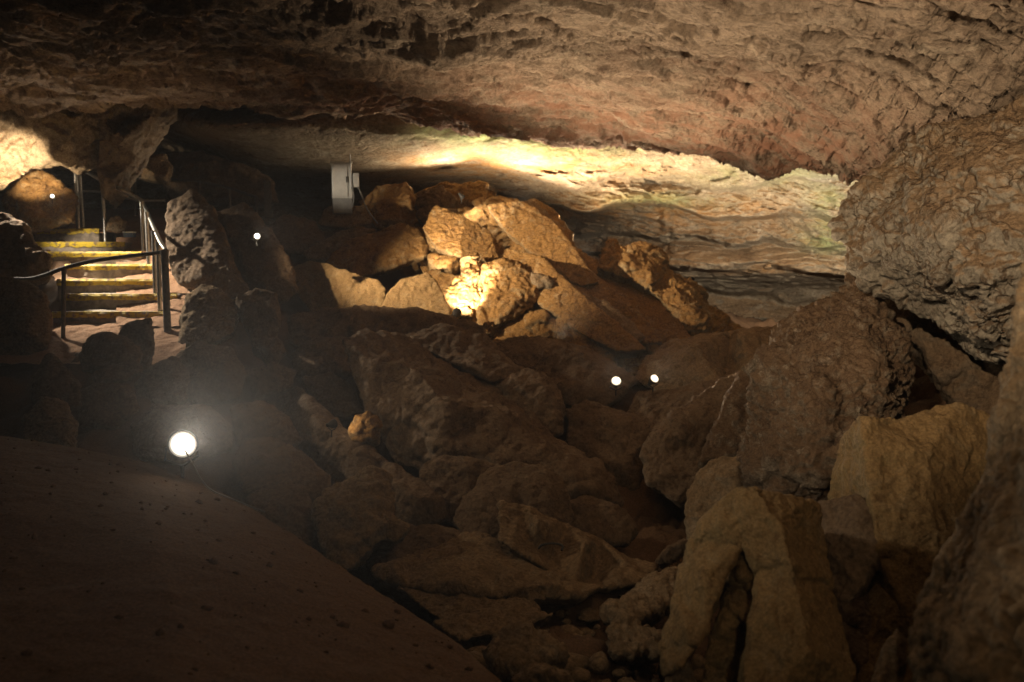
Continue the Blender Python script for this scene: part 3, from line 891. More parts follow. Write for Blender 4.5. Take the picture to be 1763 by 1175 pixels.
for lab, ol, d, mt in [
    ('flat ochre block stacked under the lit ledge left of the mound', [(735, 402), (790, 396), (806, 420), (800, 440), (762, 438), (740, 425)], 12.7, 'ochre'),
    ('small rounded ochre block beside the flat stacked one', [(803, 405), (835, 404), (846, 425), (838, 442), (808, 440)], 12.6, 'ochre'),
    ('wide low ochre block above the glaring lit rock', [(738, 440), (800, 442), (850, 448), (835, 462), (770, 466), (742, 458)], 12.5, 'ochre'),
    ('brown block at the foot of the mound right of the lamp hole', [(960, 548), (990, 545), (1015, 565), (1010, 592), (975, 598), (955, 575)], 11.2, 'ochre'),
    ('ochre block low on the mound left of the brown one', [(905, 545), (940, 535), (962, 560), (955, 585), (920, 580)], 11.25, 'ochre'),
    ('tilted brown block at the foot of the jagged ridge', [(1105, 560), (1150, 575), (1170, 605), (1140, 622), (1105, 600)], 11.5, 'ochre'),
    ('tan block on the left shoulder of the mound below the wall', [(720, 332), (760, 322), (788, 348), (782, 388), (742, 396), (718, 380)], 13.6, 'tan'),
    ('ochre block just below the small upper lamp', [(790, 362), (830, 358), (852, 378), (838, 402), (800, 400)], 13.2, 'ochre'),
]:
    rock('rock', lab, [pc(ol, d, thick=0.5, tilt=(0, 0.4))], mt, vox=2.4, plates=0.8, crag=0.5, group='blocks on the lit mound')

# --- behind, left of the mound
rock('boulder', 'big brown boulder with a rounded end above the pale pair of slabs',
     [pc([(560, 455), (590, 420), (640, 400), (690, 384), (722, 394), (740, 425), (735, 442), (700, 456), (650, 472), (610, 478)], 12.9, thick=1.0, tilt=(0, 0.7))], 'ochre', 'boulder', vox=2.8, rough=0.8, plates=0.4)
rock('rock_slab', 'pale yellow slab with a sharp lit upper left edge',
     [pc([(494, 462), (530, 449), (560, 450), (600, 468), (650, 480), (667, 500), (660, 545), (600, 550), (545, 548), (512, 505)], 11.4, thick=0.7, tilt=(-0.1, 0.3), bulge=0.06)], 'slab', 'rock slab', vox=2.8, rough=0.6, plates=0.3)
rock('rock_slab', 'pale yellow slab leaning between its larger twin and the glaring rock',
     [pc([(690, 481), (735, 469), (757, 490), (778, 535), (775, 560), (700, 556), (652, 545), (668, 500)], 11.3, thick=0.6, tilt=(0.1, 0.3), bulge=0.06)], 'slab', 'rock slab', vox=2.8, rough=0.6, plates=0.3)
rock('rock_slab', 'grey-brown slab slanting up below the cabinet block',
     [pc([(520, 435), (580, 402), (620, 390), (650, 398), (595, 425), (560, 450), (530, 448)], 13.3, thick=0.7, tilt=(0, 0.6))], 'tan', 'rock slab', vox=2.8)
rock('rock', 'square block of stone carrying the cabinet',
     [pc([(548, 388), (556, 362), (570, 357), (632, 353), (642, 386), (600, 396)], 13.8, thick=0.9, tilt=(0, 0.5), bulge=0.1)], 'tan', vox=2.6, rough=0.7)
rock('boulder', 'large brown boulder right of the cabinet under the wall',
     [pc([(618, 350), (650, 322), (700, 313), (718, 350), (722, 390), (700, 402), (648, 395)], 14.0, thick=1.0, tilt=(0, 0.5))], 'ochre', 'boulder', vox=2.8)
rock('boulder', 'dim brown boulder left of the cabinet block',
     [pc([(445, 405), (490, 368), (545, 384), (562, 412), (520, 440), (475, 440)], 13.6, thick=0.9, tilt=(0, 0.6))], 'brown', 'boulder', vox=2.8)

# --- by the stairs
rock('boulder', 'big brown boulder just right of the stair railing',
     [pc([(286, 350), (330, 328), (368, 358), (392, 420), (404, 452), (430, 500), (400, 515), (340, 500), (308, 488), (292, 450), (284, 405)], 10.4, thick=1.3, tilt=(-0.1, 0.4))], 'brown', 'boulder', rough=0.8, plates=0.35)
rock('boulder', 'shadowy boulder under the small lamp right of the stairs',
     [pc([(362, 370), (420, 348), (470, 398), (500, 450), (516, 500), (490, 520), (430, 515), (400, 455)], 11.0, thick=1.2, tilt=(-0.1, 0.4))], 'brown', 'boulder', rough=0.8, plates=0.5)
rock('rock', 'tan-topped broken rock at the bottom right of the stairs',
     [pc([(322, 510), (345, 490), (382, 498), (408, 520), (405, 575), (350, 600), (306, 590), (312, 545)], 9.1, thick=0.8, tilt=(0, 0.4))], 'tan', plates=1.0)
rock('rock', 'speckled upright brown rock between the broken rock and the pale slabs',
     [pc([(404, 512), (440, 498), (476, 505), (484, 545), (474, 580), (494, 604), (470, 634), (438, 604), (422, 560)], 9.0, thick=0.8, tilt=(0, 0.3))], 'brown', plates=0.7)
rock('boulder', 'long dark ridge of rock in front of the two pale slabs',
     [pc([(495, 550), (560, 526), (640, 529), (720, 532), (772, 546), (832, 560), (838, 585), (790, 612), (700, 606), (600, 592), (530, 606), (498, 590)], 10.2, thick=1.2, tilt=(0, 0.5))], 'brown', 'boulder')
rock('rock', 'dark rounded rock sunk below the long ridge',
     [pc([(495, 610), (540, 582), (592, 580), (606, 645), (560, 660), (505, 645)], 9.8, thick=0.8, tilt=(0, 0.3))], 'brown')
rock('rock', 'round dark rock resting at the foot of the stairs',
     [pc([(137, 615), (150, 582), (182, 569), (222, 581), (246, 610), (238, 634), (190, 644), (144, 638)], 7.6, thick=0.6, tilt=(0, 0.2), bulge=0.35)], 'brown', vox=2.8, rough=0.8)
rock('rock_slab', 'upright pointed slab behind the round dark rock at the stairs',
     [pc([(198, 580), (225, 556), (261, 546), (266, 600), (256, 640), (226, 640), (212, 600)], 7.9, thick=0.4, tilt=(0, 0.1))], 'brown', 'rock slab', vox=2.8, rough=0.7)
rock('rock', 'low flat rock under the round dark rock at the stairs',
     [pc([(155, 645), (190, 628), (238, 620), (246, 640), (215, 656), (170, 662)], 7.4, thick=0.5, tilt=(0, 0.4))], 'brown', vox=2.8)
rock('rock', 'peaked rock at far left below the lower railing',
     [pc([(58, 645), (84, 608), (106, 628), (138, 656), (138, 700), (90, 716), (56, 690)], 7.2, thick=0.7, tilt=(0, 0.3))], 'brown', vox=2.8, plates=0.8)
rock('rock', 'lumpy rock at the top left of the earth bank',
     [pc([(40, 722), (70, 688), (112, 694), (134, 730), (130, 775), (44, 780)], 6.6, thick=0.7, tilt=(0, 0.3))], 'tan', vox=2.8, plates=0.9)
rock('boulder', 'large boulder with a pale edge left of the lowest stair',
     [pc([(-120, 482), (0, 474), (50, 484), (76, 510), (87, 550), (84, 600), (40, 625), (-120, 640)], 9.0, thick=1.2, tilt=(-0.1, 0.2))], 'tan', 'boulder', rough=0.8, plates=0.4)
rock('boulder', 'dark boulder left of the stairs behind the lower railing',
     [pc([(-120, 372), (0, 366), (40, 388), (62, 422), (86, 448), (88, 480), (40, 500), (-120, 500)], 10.2, thick=1.2, tilt=(-0.1, 0.2))], 'brown', 'boulder', plates=0.9, knob=0.3)
rock('boulder', 'ochre rocks glowing in lamp light left of the top of the stairs',
     [pc([(5, 345), (28, 302), (62, 290), (102, 308), (134, 340), (128, 385), (62, 400), (25, 385)], 12.6, thick=0.8, tilt=(0, 0.3))], 'ochre', 'boulder', vox=2.8, plates=1.2, cracks=1.0)
rock('boulder', 'big pale boulder lit from below at the far upper left',
     [pc([(-160, 120, 11.6), (60, 130, 12.0), (130, 140, 12.2), (180, 180, 12.6), (176, 230, 12.9), (160, 292, 12.9), (134, 300, 12.8), (100, 282, 12.5), (52, 292, 12.2), (8, 322, 12), (-160, 345, 11.5)], 12.2, thick=1.2, tilt=(0, -0.3), bulge=0.25, drop=-0.1)], 'tan', 'boulder', vox=2.8, rough=1.1, plates=0.7)
rock('rock_slab', 'dark slanting slab with a pale torn right edge above the stair top',
     [pc([(150, 130, 12.0), (285, 130, 12.2), (306, 200, 13.2), (288, 226, 13.2), (262, 262, 13.1), (240, 300, 13.1), (214, 350, 13.0), (196, 368, 13.0), (182, 335, 12.6), (166, 290, 12.5), (172, 210, 12.3)], 12.6, thick=0.6, inner=[(215, 240, 12.2), (192, 315, 12.4), (262, 200, 12.6), (280, 205, 12.75), (232, 275, 12.65)], drop=-0.05, shrink=0.9)], 'brown', 'rock slab', vox=2.4, plates=0.35)
rock('rock', 'small pale rock standing in the dark opening behind the stairs',
     [pc([(242, 308), (252, 272), (284, 264), (297, 290), (292, 318)], 14.2, thick=0.6)], 'tan', vox=2.6)
rock('boulder', 'dark boulder filling the opening behind the rear railing',
     [pc([(285, 265), (340, 262), (420, 280), (470, 310), (480, 350), (300, 350), (280, 310)], 15.2, thick=1.0)], 'brown', 'boulder')

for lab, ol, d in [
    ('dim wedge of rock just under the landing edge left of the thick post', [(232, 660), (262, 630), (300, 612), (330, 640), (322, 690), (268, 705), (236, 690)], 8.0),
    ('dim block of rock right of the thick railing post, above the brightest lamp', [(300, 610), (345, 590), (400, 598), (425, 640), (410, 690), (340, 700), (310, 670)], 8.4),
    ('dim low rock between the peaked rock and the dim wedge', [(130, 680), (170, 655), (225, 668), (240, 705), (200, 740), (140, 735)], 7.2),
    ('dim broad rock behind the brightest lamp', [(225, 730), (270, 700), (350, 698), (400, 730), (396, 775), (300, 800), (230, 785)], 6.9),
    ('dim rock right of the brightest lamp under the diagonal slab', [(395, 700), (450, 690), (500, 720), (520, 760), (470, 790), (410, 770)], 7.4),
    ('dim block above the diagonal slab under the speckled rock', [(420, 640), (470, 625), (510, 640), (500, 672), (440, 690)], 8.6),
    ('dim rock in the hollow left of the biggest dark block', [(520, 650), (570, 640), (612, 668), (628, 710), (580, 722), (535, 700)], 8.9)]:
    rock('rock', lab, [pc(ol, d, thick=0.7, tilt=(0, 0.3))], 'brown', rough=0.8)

# --- dark middle
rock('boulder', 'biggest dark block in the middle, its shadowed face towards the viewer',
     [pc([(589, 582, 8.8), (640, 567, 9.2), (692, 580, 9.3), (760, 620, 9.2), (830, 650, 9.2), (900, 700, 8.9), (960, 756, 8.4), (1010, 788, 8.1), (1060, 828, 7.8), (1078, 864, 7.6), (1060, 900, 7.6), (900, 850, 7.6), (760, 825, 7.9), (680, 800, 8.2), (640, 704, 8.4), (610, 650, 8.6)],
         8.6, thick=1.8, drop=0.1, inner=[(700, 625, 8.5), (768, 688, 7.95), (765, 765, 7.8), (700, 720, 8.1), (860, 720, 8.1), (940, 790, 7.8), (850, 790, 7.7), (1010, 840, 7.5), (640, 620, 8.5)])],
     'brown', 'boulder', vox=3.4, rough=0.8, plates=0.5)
rock('boulder', 'rounded brown boulder on the right shoulder of the biggest dark block',
     [pc([(845, 655), (905, 629), (942, 645), (966, 670), (970, 745), (930, 760), (890, 730)], 8.9, thick=0.9, tilt=(-0.1, 0.4))], 'brown', 'boulder')
rock('rock_slab', 'brown plate of rock lying on top of the biggest dark block',
     [pc([(690, 580), (760, 558), (832, 578), (882, 622), (905, 640), (850, 662), (780, 628)], 9.4, thick=0.6, tilt=(0, 0.8))], 'brown', 'rock slab')
rock('boulder', 'long brown back of rock below the mound, left of the lit lamp pair',
     [pc([(836, 590), (900, 574), (960, 584), (1012, 600), (1062, 624), (1095, 655), (1045, 700), (980, 700), (938, 655), (890, 632)], 10.0, thick=1.2, tilt=(0, 0.6))], 'brown', 'boulder', rough=0.8)
rock('boulder', 'dark angular boulder below the lit lamp pair',
     [pc([(972, 705), (1010, 690), (1070, 704), (1128, 732), (1130, 770), (1095, 850), (1040, 830), (980, 780)], 8.9, thick=1.0, tilt=(0, 0.4))], 'brown', 'boulder', rough=0.8)
rock('rock_slab', 'long narrow slab running diagonally down from the left to the middle',
     [pc([(440, 640, 9.0), (480, 650, 8.8), (515, 665, 8.5), (560, 706, 8.1), (602, 740, 7.8), (660, 788, 7.4), (712, 820, 7.1), (766, 864, 6.9), (770, 890, 6.9), (700, 915, 6.8), (620, 880, 7.1), (540, 800, 7.7), (470, 720, 8.5)],
         7.7, thick=0.8, inner=[(550, 730, 7.75), (610, 775, 7.4), (680, 830, 6.95), (720, 860, 6.8)], drop=0.1)], 'brown', 'rock slab', rough=0.6, plates=0.3)
rock('rock', 'small rock lit orange by the sideways lamp in the middle hollow',
     [pc([(603, 738), (614, 716), (636, 711), (652, 730), (648, 760), (612, 760)], 7.55, thick=0.3)], 'ochre', vox=2.4, plates=1.0, knob=0.5)
rock('boulder', 'long-topped brown boulder right of the brightest lamp',
     [pc([(400, 795), (424, 758), (460, 751), (502, 768), (542, 800), (570, 822), (572, 846), (552, 870), (520, 862), (470, 855), (415, 850)], 6.4, thick=0.9, tilt=(0, 0.4), bulge=0.25)], 'brown', 'boulder', rough=0.8, plates=0.4)
rock('boulder', 'rounded brown boulder under the long-topped one by the cable end',
     [pc([(420, 856), (470, 836), (520, 838), (539, 870), (543, 940), (520, 965), (470, 930), (430, 890)], 5.9, thick=0.8, tilt=(0, 0.4), bulge=0.25)], 'brown', 'boulder', rough=0.8, plates=0.4)
rock('boulder', 'pale-veined blocky boulder at the end of the diagonal slab',
     [pc([(543, 870), (560, 845), (600, 824), (640, 808), (672, 814), (679, 868), (676, 888), (704, 906), (692, 926), (648, 940), (612, 975), (566, 985), (552, 925)], 5.7, thick=0.9, tilt=(0, 0.35), bulge=0.25)], 'tan', 'boulder', plates=0.6)
rock('boulder', 'dark block behind the round-backed boulder in the valley',
     [pc([(722, 806), (745, 784), (800, 789), (862, 800), (885, 830), (840, 890), (780, 905), (728, 860)], 7.1, thick=0.9, tilt=(0, 0.3))], 'brown', 'boulder')
rock('boulder', 'round-backed dark boulder in the middle of the valley',
     [pc([(778, 900), (798, 850), (840, 810), (890, 796), (940, 804), (970, 830), (987, 880), (985, 915), (900, 925), (860, 945), (800, 930)], 6.5, thick=1.0, tilt=(0, 0.4), bulge=0.3)], 'brown', 'boulder', rough=0.7)
rock('rock', 'dark loaf-shaped rock right of the round-backed boulder',
     [pc([(978, 862), (1010, 854), (1080, 879), (1097, 905), (1085, 938), (1020, 935), (982, 910)], 6.5, thick=0.8, tilt=(0, 0.4))], 'brown')
rock('rock_slab', 'grey-brown slab sloping right towards the valley floor',
     [pc([(860, 862, 6.2), (900, 872, 6.2), (980, 902, 6.3), (1030, 926, 6.3), (1080, 958, 6.2), (1135, 975, 6.0), (1120, 1000, 5.7), (1040, 1015, 5.5), (985, 1012, 5.4), (930, 975, 5.5), (880, 945, 5.6), (856, 930, 5.7)], 5.9, thick=0.6, bulge=0.05)], 'tan', 'rock slab', rough=0.6, plates=0.35)
rock('rock_slab', 'broad flat grey slab with a layered front edge on the valley floor',
     [pc([(640, 982, 5.3), (700, 956, 5.8), (760, 936, 6.0), (820, 918, 6.2), (870, 930, 6.1), (930, 960, 5.9), (1000, 996, 5.6), (1036, 1010, 5.4), (1000, 1028, 5.2), (900, 1036, 5.0), (850, 1028, 5.0), (780, 1024, 5.0), (700, 1010, 5.1), (650, 998, 5.2)],
         5.5, thick=0.7, drop=0.4, inner=[(680, 975, 5.2), (780, 1000, 5.0), (900, 1010, 5.0), (850, 960, 5.5), (960, 1005, 5.15)])], 'tan', 'rock slab', vox=2.8, rough=0.7, plates=0.4)
rock('rock_slab', 'dark slab under the pale-veined boulder behind the flat slab',
     [pc([(630, 975), (660, 930), (700, 905), (760, 905), (810, 925), (760, 950), (690, 985)], 6.1, thick=0.7, tilt=(0, 0.6))], 'brown', 'rock slab')
rock('rock_slab', 'lower ledge of rock in the shadow of the flat grey slab',
     [pc([(685, 1012), (780, 1024), (850, 1032), (925, 1038), (935, 1052), (890, 1066), (800, 1075), (755, 1068)], 4.9, thick=0.5, tilt=(0, 0.6))], 'tan', 'rock slab', vox=2.8)
rock('rock_slab', 'lowest ledge of rock at the edge of the earth bank',
     [pc([(745, 1072), (850, 1048), (900, 1042), (955, 1058), (905, 1082), (790, 1105)], 4.7, thick=0.4, tilt=(0, 0.6))], 'tan', 'rock slab', vox=2.8)
rock('rock', 'knobbly pale rock on the valley floor at bottom centre',
     [pc([(846, 1130), (856, 1100), (878, 1084), (912, 1082), (935, 1100), (965, 1118), (966, 1140), (940, 1160), (895, 1168), (860, 1150)], 3.9, thick=0.35, tilt=(0, 0.3), bulge=0.4)], 'tan', vox=2.6, plates=0.9, knob=0.5)
rock('rock', 'half-seen pale rock cut by the bottom edge of the picture',
     [pc([(885, 1170), (905, 1150), (945, 1146), (978, 1160), (995, 1200), (900, 1215)], 3.6, thick=0.35, bulge=0.4)], 'tan', vox=2.6, plates=0.8, knob=0.3)
rock('rock', 'bumpy pale outcrop on the valley floor beside the split slab',
     [pc([(1044, 1085), (1060, 1060), (1078, 1050), (1102, 1080), (1135, 1096), (1128, 1125), (1060, 1130), (1046, 1115)], 4.4, thick=0.35, tilt=(0, 0.3))], 'tan', vox=2.6, plates=1.0, knob=0.6)
rock('rock', 'long pale ridge of flowstone leading back from the bumpy outcrop',
     [pc([(1045, 1058), (1100, 1022), (1150, 986), (1184, 978), (1180, 1012), (1132, 1052), (1088, 1070)], 4.9, thick=0.4, tilt=(0, 0.8))], 'tan', vox=2.6, plates=1.0, knob=0.6)
rock('rock', 'small flat rock in front of the dark hole',
     [pc([(1128, 965), (1150, 940), (1180, 928), (1186, 940), (1165, 965), (1135, 975)], 5.9, thick=0.3)], 'brown', vox=2.6)


# --- countless loose stones
def rubble(name, label, n, region, size, mat, seed):
    rnd = random.Random(seed)
    ico = bmesh.new()
    bmesh.ops.create_icosphere(ico, subdivisions=2, radius=1.0)
    bv = np.array([v.co for v in ico.verts]); bf = np.array([[v.index for v in f.verts] for f in ico.faces]); ico.free()
    V, Fa = [], []
    k = 0
    for _ in range(n):
        px, py, d = region(rnd)
        p = at(px, py, d)
        z = float(floor_z([(p.x, p.y)])[0])
        r = size * (0.35 + 1.3 * rnd.random() ** 2.5)
        sc = np.array([rnd.uniform(0.7, 1.4), rnd.uniform(0.7, 1.4), rnd.uniform(0.4, 0.9)]) * r
        v = bv * (1 + 0.35 * fbm(bv * 1.1 + rnd.random() * 50, 3)[:, None]) * sc
        a = rnd.random() * 6.28
        v = np.stack([v[:, 0] * math.cos(a) - v[:, 1] * math.sin(a), v[:, 0] * math.sin(a) + v[:, 1] * math.cos(a), v[:, 2]], -1)
        V.append(v + np.array([p.x, p.y, z + 0.25 * sc[2]])); Fa.append(bf + k * len(bv)); k += 1
    o = link(name, np_mesh(name, np.concatenate(V), np.concatenate(Fa), smooth=False), M[mat])
    tag(o, label, 'rubble', kind='stuff')


rubble('rubble', 'loose stones and gravel strewn over the valley floor', 420,
       lambda r: (r.uniform(800, 1230), 0 + r.uniform(900, 1150), r.uniform(3.2, 7.0)), 0.045, 'tan', 3)


def bank_grit(n, seed):
    rs = np.random.RandomState(seed)
    nv = len(ob.data.vertices)
    co = np.empty(nv * 3, np.float32); ob.data.vertices.foreach_get('co', co); co = co.reshape(-1, 3) + np.array(ob.location)
    no = np.empty(nv * 3, np.float32); ob.data.vertex_normals.foreach_get('vector', no); no = no.reshape(-1, 3)
    idx = rs.permutation(np.where(no[:, 2] > 0.35)[0])[:n]
    ico = bmesh.new(); bmesh.ops.create_icosphere(ico, subdivisions=1, radius=1.0)
    bv = np.array([v.co for v in ico.verts]); bf = np.array([[v.index for v in f.verts] for f in ico.faces]); ico.free()
    V, Fa = [], []
    for k, i in enumerate(idx):
        r = 0.006 + 0.022 * rs.rand() ** 3
        v = bv * (1 + 0.5 * (rs.rand(len(bv), 1) - 0.5)) * r * rs.uniform(0.6, 1.4, 3)
        V.append(v + co[i]); Fa.append(bf + k * len(bv))
    o = link('rubble', np_mesh('rubble', np.concatenate(V), np.concatenate(Fa), smooth=False), M['earth'])
    tag(o, 'fine grit and pebbles sprinkled over the earth bank', 'grit', kind='stuff')


bank_grit(500, 5)

# ------------------------------------------------------------------ stairs
ST = [(400, 40, 170, 12.75), (423, 56, 214, 12.25), (440, 80, 243, 11.75), (462, 112, 266, 11.2), (488, 98, 270, 10.65), (514, 108, 304, 10.15), (545, 90, 283, 9.65)]
base = at(190, 560, 9.7)
stairs = empty('stairs', base)
tag(stairs, 'worn concrete stairs with yellow painted nosings climbing at the left', 'stairs')
for i, (y, x0, x1, d) in enumerate(ST):
    a, b = at(x0, y, d), at(x1, y, d)
    b.z = a.z = (a.z + b.z) / 2 + 0.04
    dirx = (b - a); wdt = dirx.length; dirx.normalize()
    back = Vector((-dirx.y, dirx.x, 0)).normalized()
    if back.y < 0: back = -back
    up = Vector((0, 0, 1))
    rise, run = 0.55, 0.75
    bm = bmesh.new()
    c = (a + b) / 2 + back * run / 2 - up * rise / 2
    box(bm, c, dirx, back, up, wdt, run, rise, 0.018)
    bmesh.ops.subdivide_edges(bm, edges=[e for e in bm.edges if e.calc_length() > 0.5], cuts=24, use_grid_fill=True)
    for v in bm.verts:
        n = fbm(np.array([v.co * 3.0]), 4)[0]
        v.co += back * 0.022 * n + up * 0.012 * fbm(np.array([v.co * 2.0 + Vector((9, 9, 9))]), 3)[0]
    st = bm_obj('step', bm, M['concrete'], stairs)
    # painted nosing: a thin skin on the front and top of the edge, worn to fragments
    bm = bmesh.new()
    nseg = 40
    rows = []
    for k in range(nseg + 1):
        t = k / nseg
        p = a + dirx * (wdt * t)
        n = fbm(np.array([p * 3.0]), 4)[0]
        off = back * (0.022 * n - 0.012)
        hgt = 0.064 * (1 + 0.30 * perlin(np.array([p * 5.1]))[0] + 0.2 * perlin(np.array([p * 17.0]))[0])
        rows.append([bm.verts.new(p + off + up * (-hgt)), bm.verts.new(p + off + up * (-0.01)), bm.verts.new(p + off + back * 0.016 + up * 0.016), bm.verts.new(p + off + back * 0.05 + up * 0.016), bm.verts.new(p + off + back * 0.05 + up * (-hgt))])
    for q, w in zip(rows, rows[1:]):
        for k in range(5):
            bm.faces.new((q[k], w[k], w[(k + 1) % 5], q[(k + 1) % 5]))
    bm.faces.new(rows[0]); bm.faces.new(rows[-1][::-1])
    ns = bm_obj('nosing', bm, M['yellow'], None, origin=base)
    ns.parent = st; ns.location = -st.location


# dirt paths around the stairs: landing below, shoulder at the right, landing above
def sheet(name, label, pts, mat, seed, amp=0.03):
    f = tps([(p[0] / 2, p[1]) for p in pts], [p[2] for p in pts], 1e-4)
    X, Y = np.meshgrid(np.linspace(min(p[0] for p in pts), max(p[0] for p in pts), 160), np.linspace(min(p[1] for p in pts), max(p[1] for p in pts), 160))
    X, Y = X.ravel(), Y.ravel()
    P = at_np(X, Y, f(np.stack([X / 2, Y], -1)))
    P[:, 2] += amp * fbm(P * 2.3 + seed, 4) + 0.3 * amp * fbm(P * 9 + seed, 3)
    o = link(name, np_mesh(name, P, grid_faces(160, 160)), M[mat])
    tag(o, label, 'path', kind='structure')


sheet('path', 'dusty landing in front of the lowest stair', [(-100, 540, 10.3), (320, 540, 9.9), (-100, 600, 9.0), (320, 600, 8.8), (100, 570, 9.4), (-100, 625, 8.75), (320, 625, 8.6)], 'path', 4)
sheet('path', 'red dirt shoulder along the right side of the stairs', [(215, 395, 13.1), (300, 395, 12.6), (262, 440, 11.9), (330, 470, 11.2), (270, 490, 10.75), (350, 520, 10.0), (285, 540, 9.75), (370, 560, 9.2), (200, 560, 9.4)], 'path', 9)
sheet('path', 'red dirt landing at the top of the stairs', [(40, 402, 12.9), (320, 400, 12.7), (40, 388, 14.4), (320, 380, 14.4), (40, 372, 16.5), (320, 360, 16.5)], 'path', 14)
rock('rock', 'small reddish rock lying at the top of the stairs', [pc([(182, 396), (190, 376), (205, 370), (218, 382), (216, 398), (200, 402)], 12.7, thick=0.25)], 'tan', vox=2.2)


# ------------------------------------------------------------------ railings
def railing(label, rails, posts, mat='steel', r_rail=0.026):
    p0 = posts[0]
    root = empty('handrail', at(*p0[2:5]))
    tag(root, label, 'handrail', 'steel handrails around the stairs')
    for pts, rr in rails:
        bm = bmesh.new()
        tube(bm, smooth_path([at(*p) for p in pts]), rr)
        bm_obj('rail', bm, M[mat], root, smooth=True)
    for (x0, y0, x1, y1, d, r, *mt) in posts:
        bm = bmesh.new()
        top = at(x0, y0, d); bot = at(x1, y1, d)
        bot = Vector((bot.x, bot.y, bot.z - 0.12))
        tube(bm, [bot, top], r, 14)
        ps = bm_obj('post', bm, M[mt[0] if mt else mat], root, smooth=True)
        bm = bmesh.new()
        tube(bm, [top + Vector((0, 0, -0.06)), top + Vector((0, 0, 0.005))], r + 0.005, 14)
        cl = bm_obj('collar', bm, M[mat], None, origin=root.location, smooth=True)
        cl.parent = ps; cl.location = -ps.location
    return root


railing('bent dark handrail crossing in front of the lowest stairs',
        [([(-60, 478, 9.6), (40, 481, 9.4), (75, 475, 9.3), (110, 462, 9.2), (165, 449, 9.25), (225, 441, 9.3), (275, 435, 9.3), (287, 430, 9.3)], 0.024)],
        [(110, 463, 107, 615, 9.2, 0.024), (283, 431, 289, 590, 9.25, 0.042)], 'darksteel')
railing('shiny steel handrail rising along the right side of the stairs',
        [([(285, 430, 9.4), (275, 415, 9.9), (263, 388, 10.9), (252, 362, 11.8), (244, 346, 12.4)], 0.026)],
        [(272, 417, 275, 535, 9.85, 0.026), (264, 398, 267, 505, 10.4, 0.026), (252, 366, 257, 476, 11.3, 0.026), (244, 348, 247, 452, 12.1, 0.026)])
railing('shiny steel handrail across the landing at the top of the stairs',
        [([(104, 290, 13.3), (128, 288, 13.2), (152, 298, 13.0), (180, 314, 12.8), (215, 330, 12.5), (244, 346, 12.4)], 0.03), ([(134, 330, 13.4), (180, 332, 13.4), (235, 345, 13.3), (285, 346, 13.2)], 0.02)],
        [(129, 288, 135, 392, 13.0, 0.032), (136, 292, 142, 380, 13.3, 0.03), (176, 314, 181, 412, 12.7, 0.026)])
railing('dim handrail running right behind the opening at the top of the stairs',
        [([(200, 305, 14.6), (280, 309, 14.5), (343, 313, 14.2), (397, 325, 13.9), (441, 340, 13.6)], 0.022)],
        [(232, 308, 233, 360, 14.5, 0.024), (343, 313, 343, 352, 14.2, 0.024), (395, 325, 396, 360, 13.9, 0.024), (441, 340, 441, 372, 13.6, 0.022)], 'darksteel')

# grey marker post
bm = bmesh.new()
p = at(462, 364, 13.6); t = at(461, 312, 13.6)
hh = t.z - p.z + 0.12
box(bm, Vector((p.x, p.y, p.z - 0.12 + hh / 2)), Vector((1, 0, 0)), Vector((0, 1, 0)), Vector((0, 0, 1)), 0.12, 0.06, hh, 0.01)
o = bm_obj('marker_post', bm, M['darksteel'])
tag(o, 'flat grey post standing at the right end of the dim rear handrail', 'post')

# ------------------------------------------------------------------ cabinet
cb = at(590, 358, 13.7)
cab = empty('electrical_cabinet', cb)
tag(cab, 'tall off-white electrical cabinet with an antenna standing on a stone block', 'cabinet')
ang = math.radians(14)
ax = Vector((math.cos(ang), math.sin(ang), 0)); ay = Vector((-math.sin(ang), math.cos(ang), 0)); az = Vector((0, 0, 1))
H = at(590, 282, 13.7).z - cb.z
bm = bmesh.new(); box(bm, cb + az * (0.16 + (H - 0.16) / 2) + ay * 0.12, ax, ay, az, 0.34, 0.26, H - 0.16, 0.012); bm_obj('body', bm, M['cabinet'], cab)
bm = bmesh.new(); box(bm, cb + az * 0.03 + ay * 0.12, ax, ay, az, 0.325, 0.245, 0.262, 0.008); bm_obj('plinth', bm, M['cabinet_grey'], cab)
bm = bmesh.new(); box(bm, cb + az * (0.18 + (H - 0.2) / 2) - ay * 0.02 - ax * 0.03, ax, ay, az, 0.25, 0.02, H - 0.22, 0.006); dr = bm_obj('door', bm, M['cabinet'], cab)
bm = bmesh.new(); box(bm, cb + az * (0.2 + (H - 0.2) / 2) - ay * 0.042 + ax * 0.075, ax, ay, az, 0.02, 0.025, 0.1, 0.004)
hd = bm_obj('handle', bm, M['black'], None, origin=cb); hd.parent = dr; hd.location = -dr.location
bm = bmesh.new(); box(bm, cb + az * (H + 0.012) + ay * 0.12, ax, ay, az, 0.37, 0.30, 0.022, 0.006); bm_obj('roof', bm, M['cabinet'], cab)
bm = bmesh.new(); tube(bm, [at(604, 325, 13.62), at(603, 266, 13.62)], 0.012, 10); bm_obj('antenna', bm, M['white'], cab, smooth=True)
bm = bmesh.new(); q = at(613, 311, 13.7); box(bm, q, ax, ay, az, 0.10, 0.12, 0.24, 0.01); bm_obj('junction_box', bm, M['cabinet'], cab)
bm = bmesh.new(); tube(bm, smooth_path([at(606, 322, 13.62), at(609, 340, 13.6), at(607, 357, 13.6)]), 0.014, 8)
tube(bm, smooth_path([at(616, 322, 13.6), at(622, 335, 13.6), at(632, 360, 13.3), at(650, 385, 13.0)]), 0.012, 8)
bm_obj('conduit', bm, M['cabinet_grey'], cab, smooth=True)

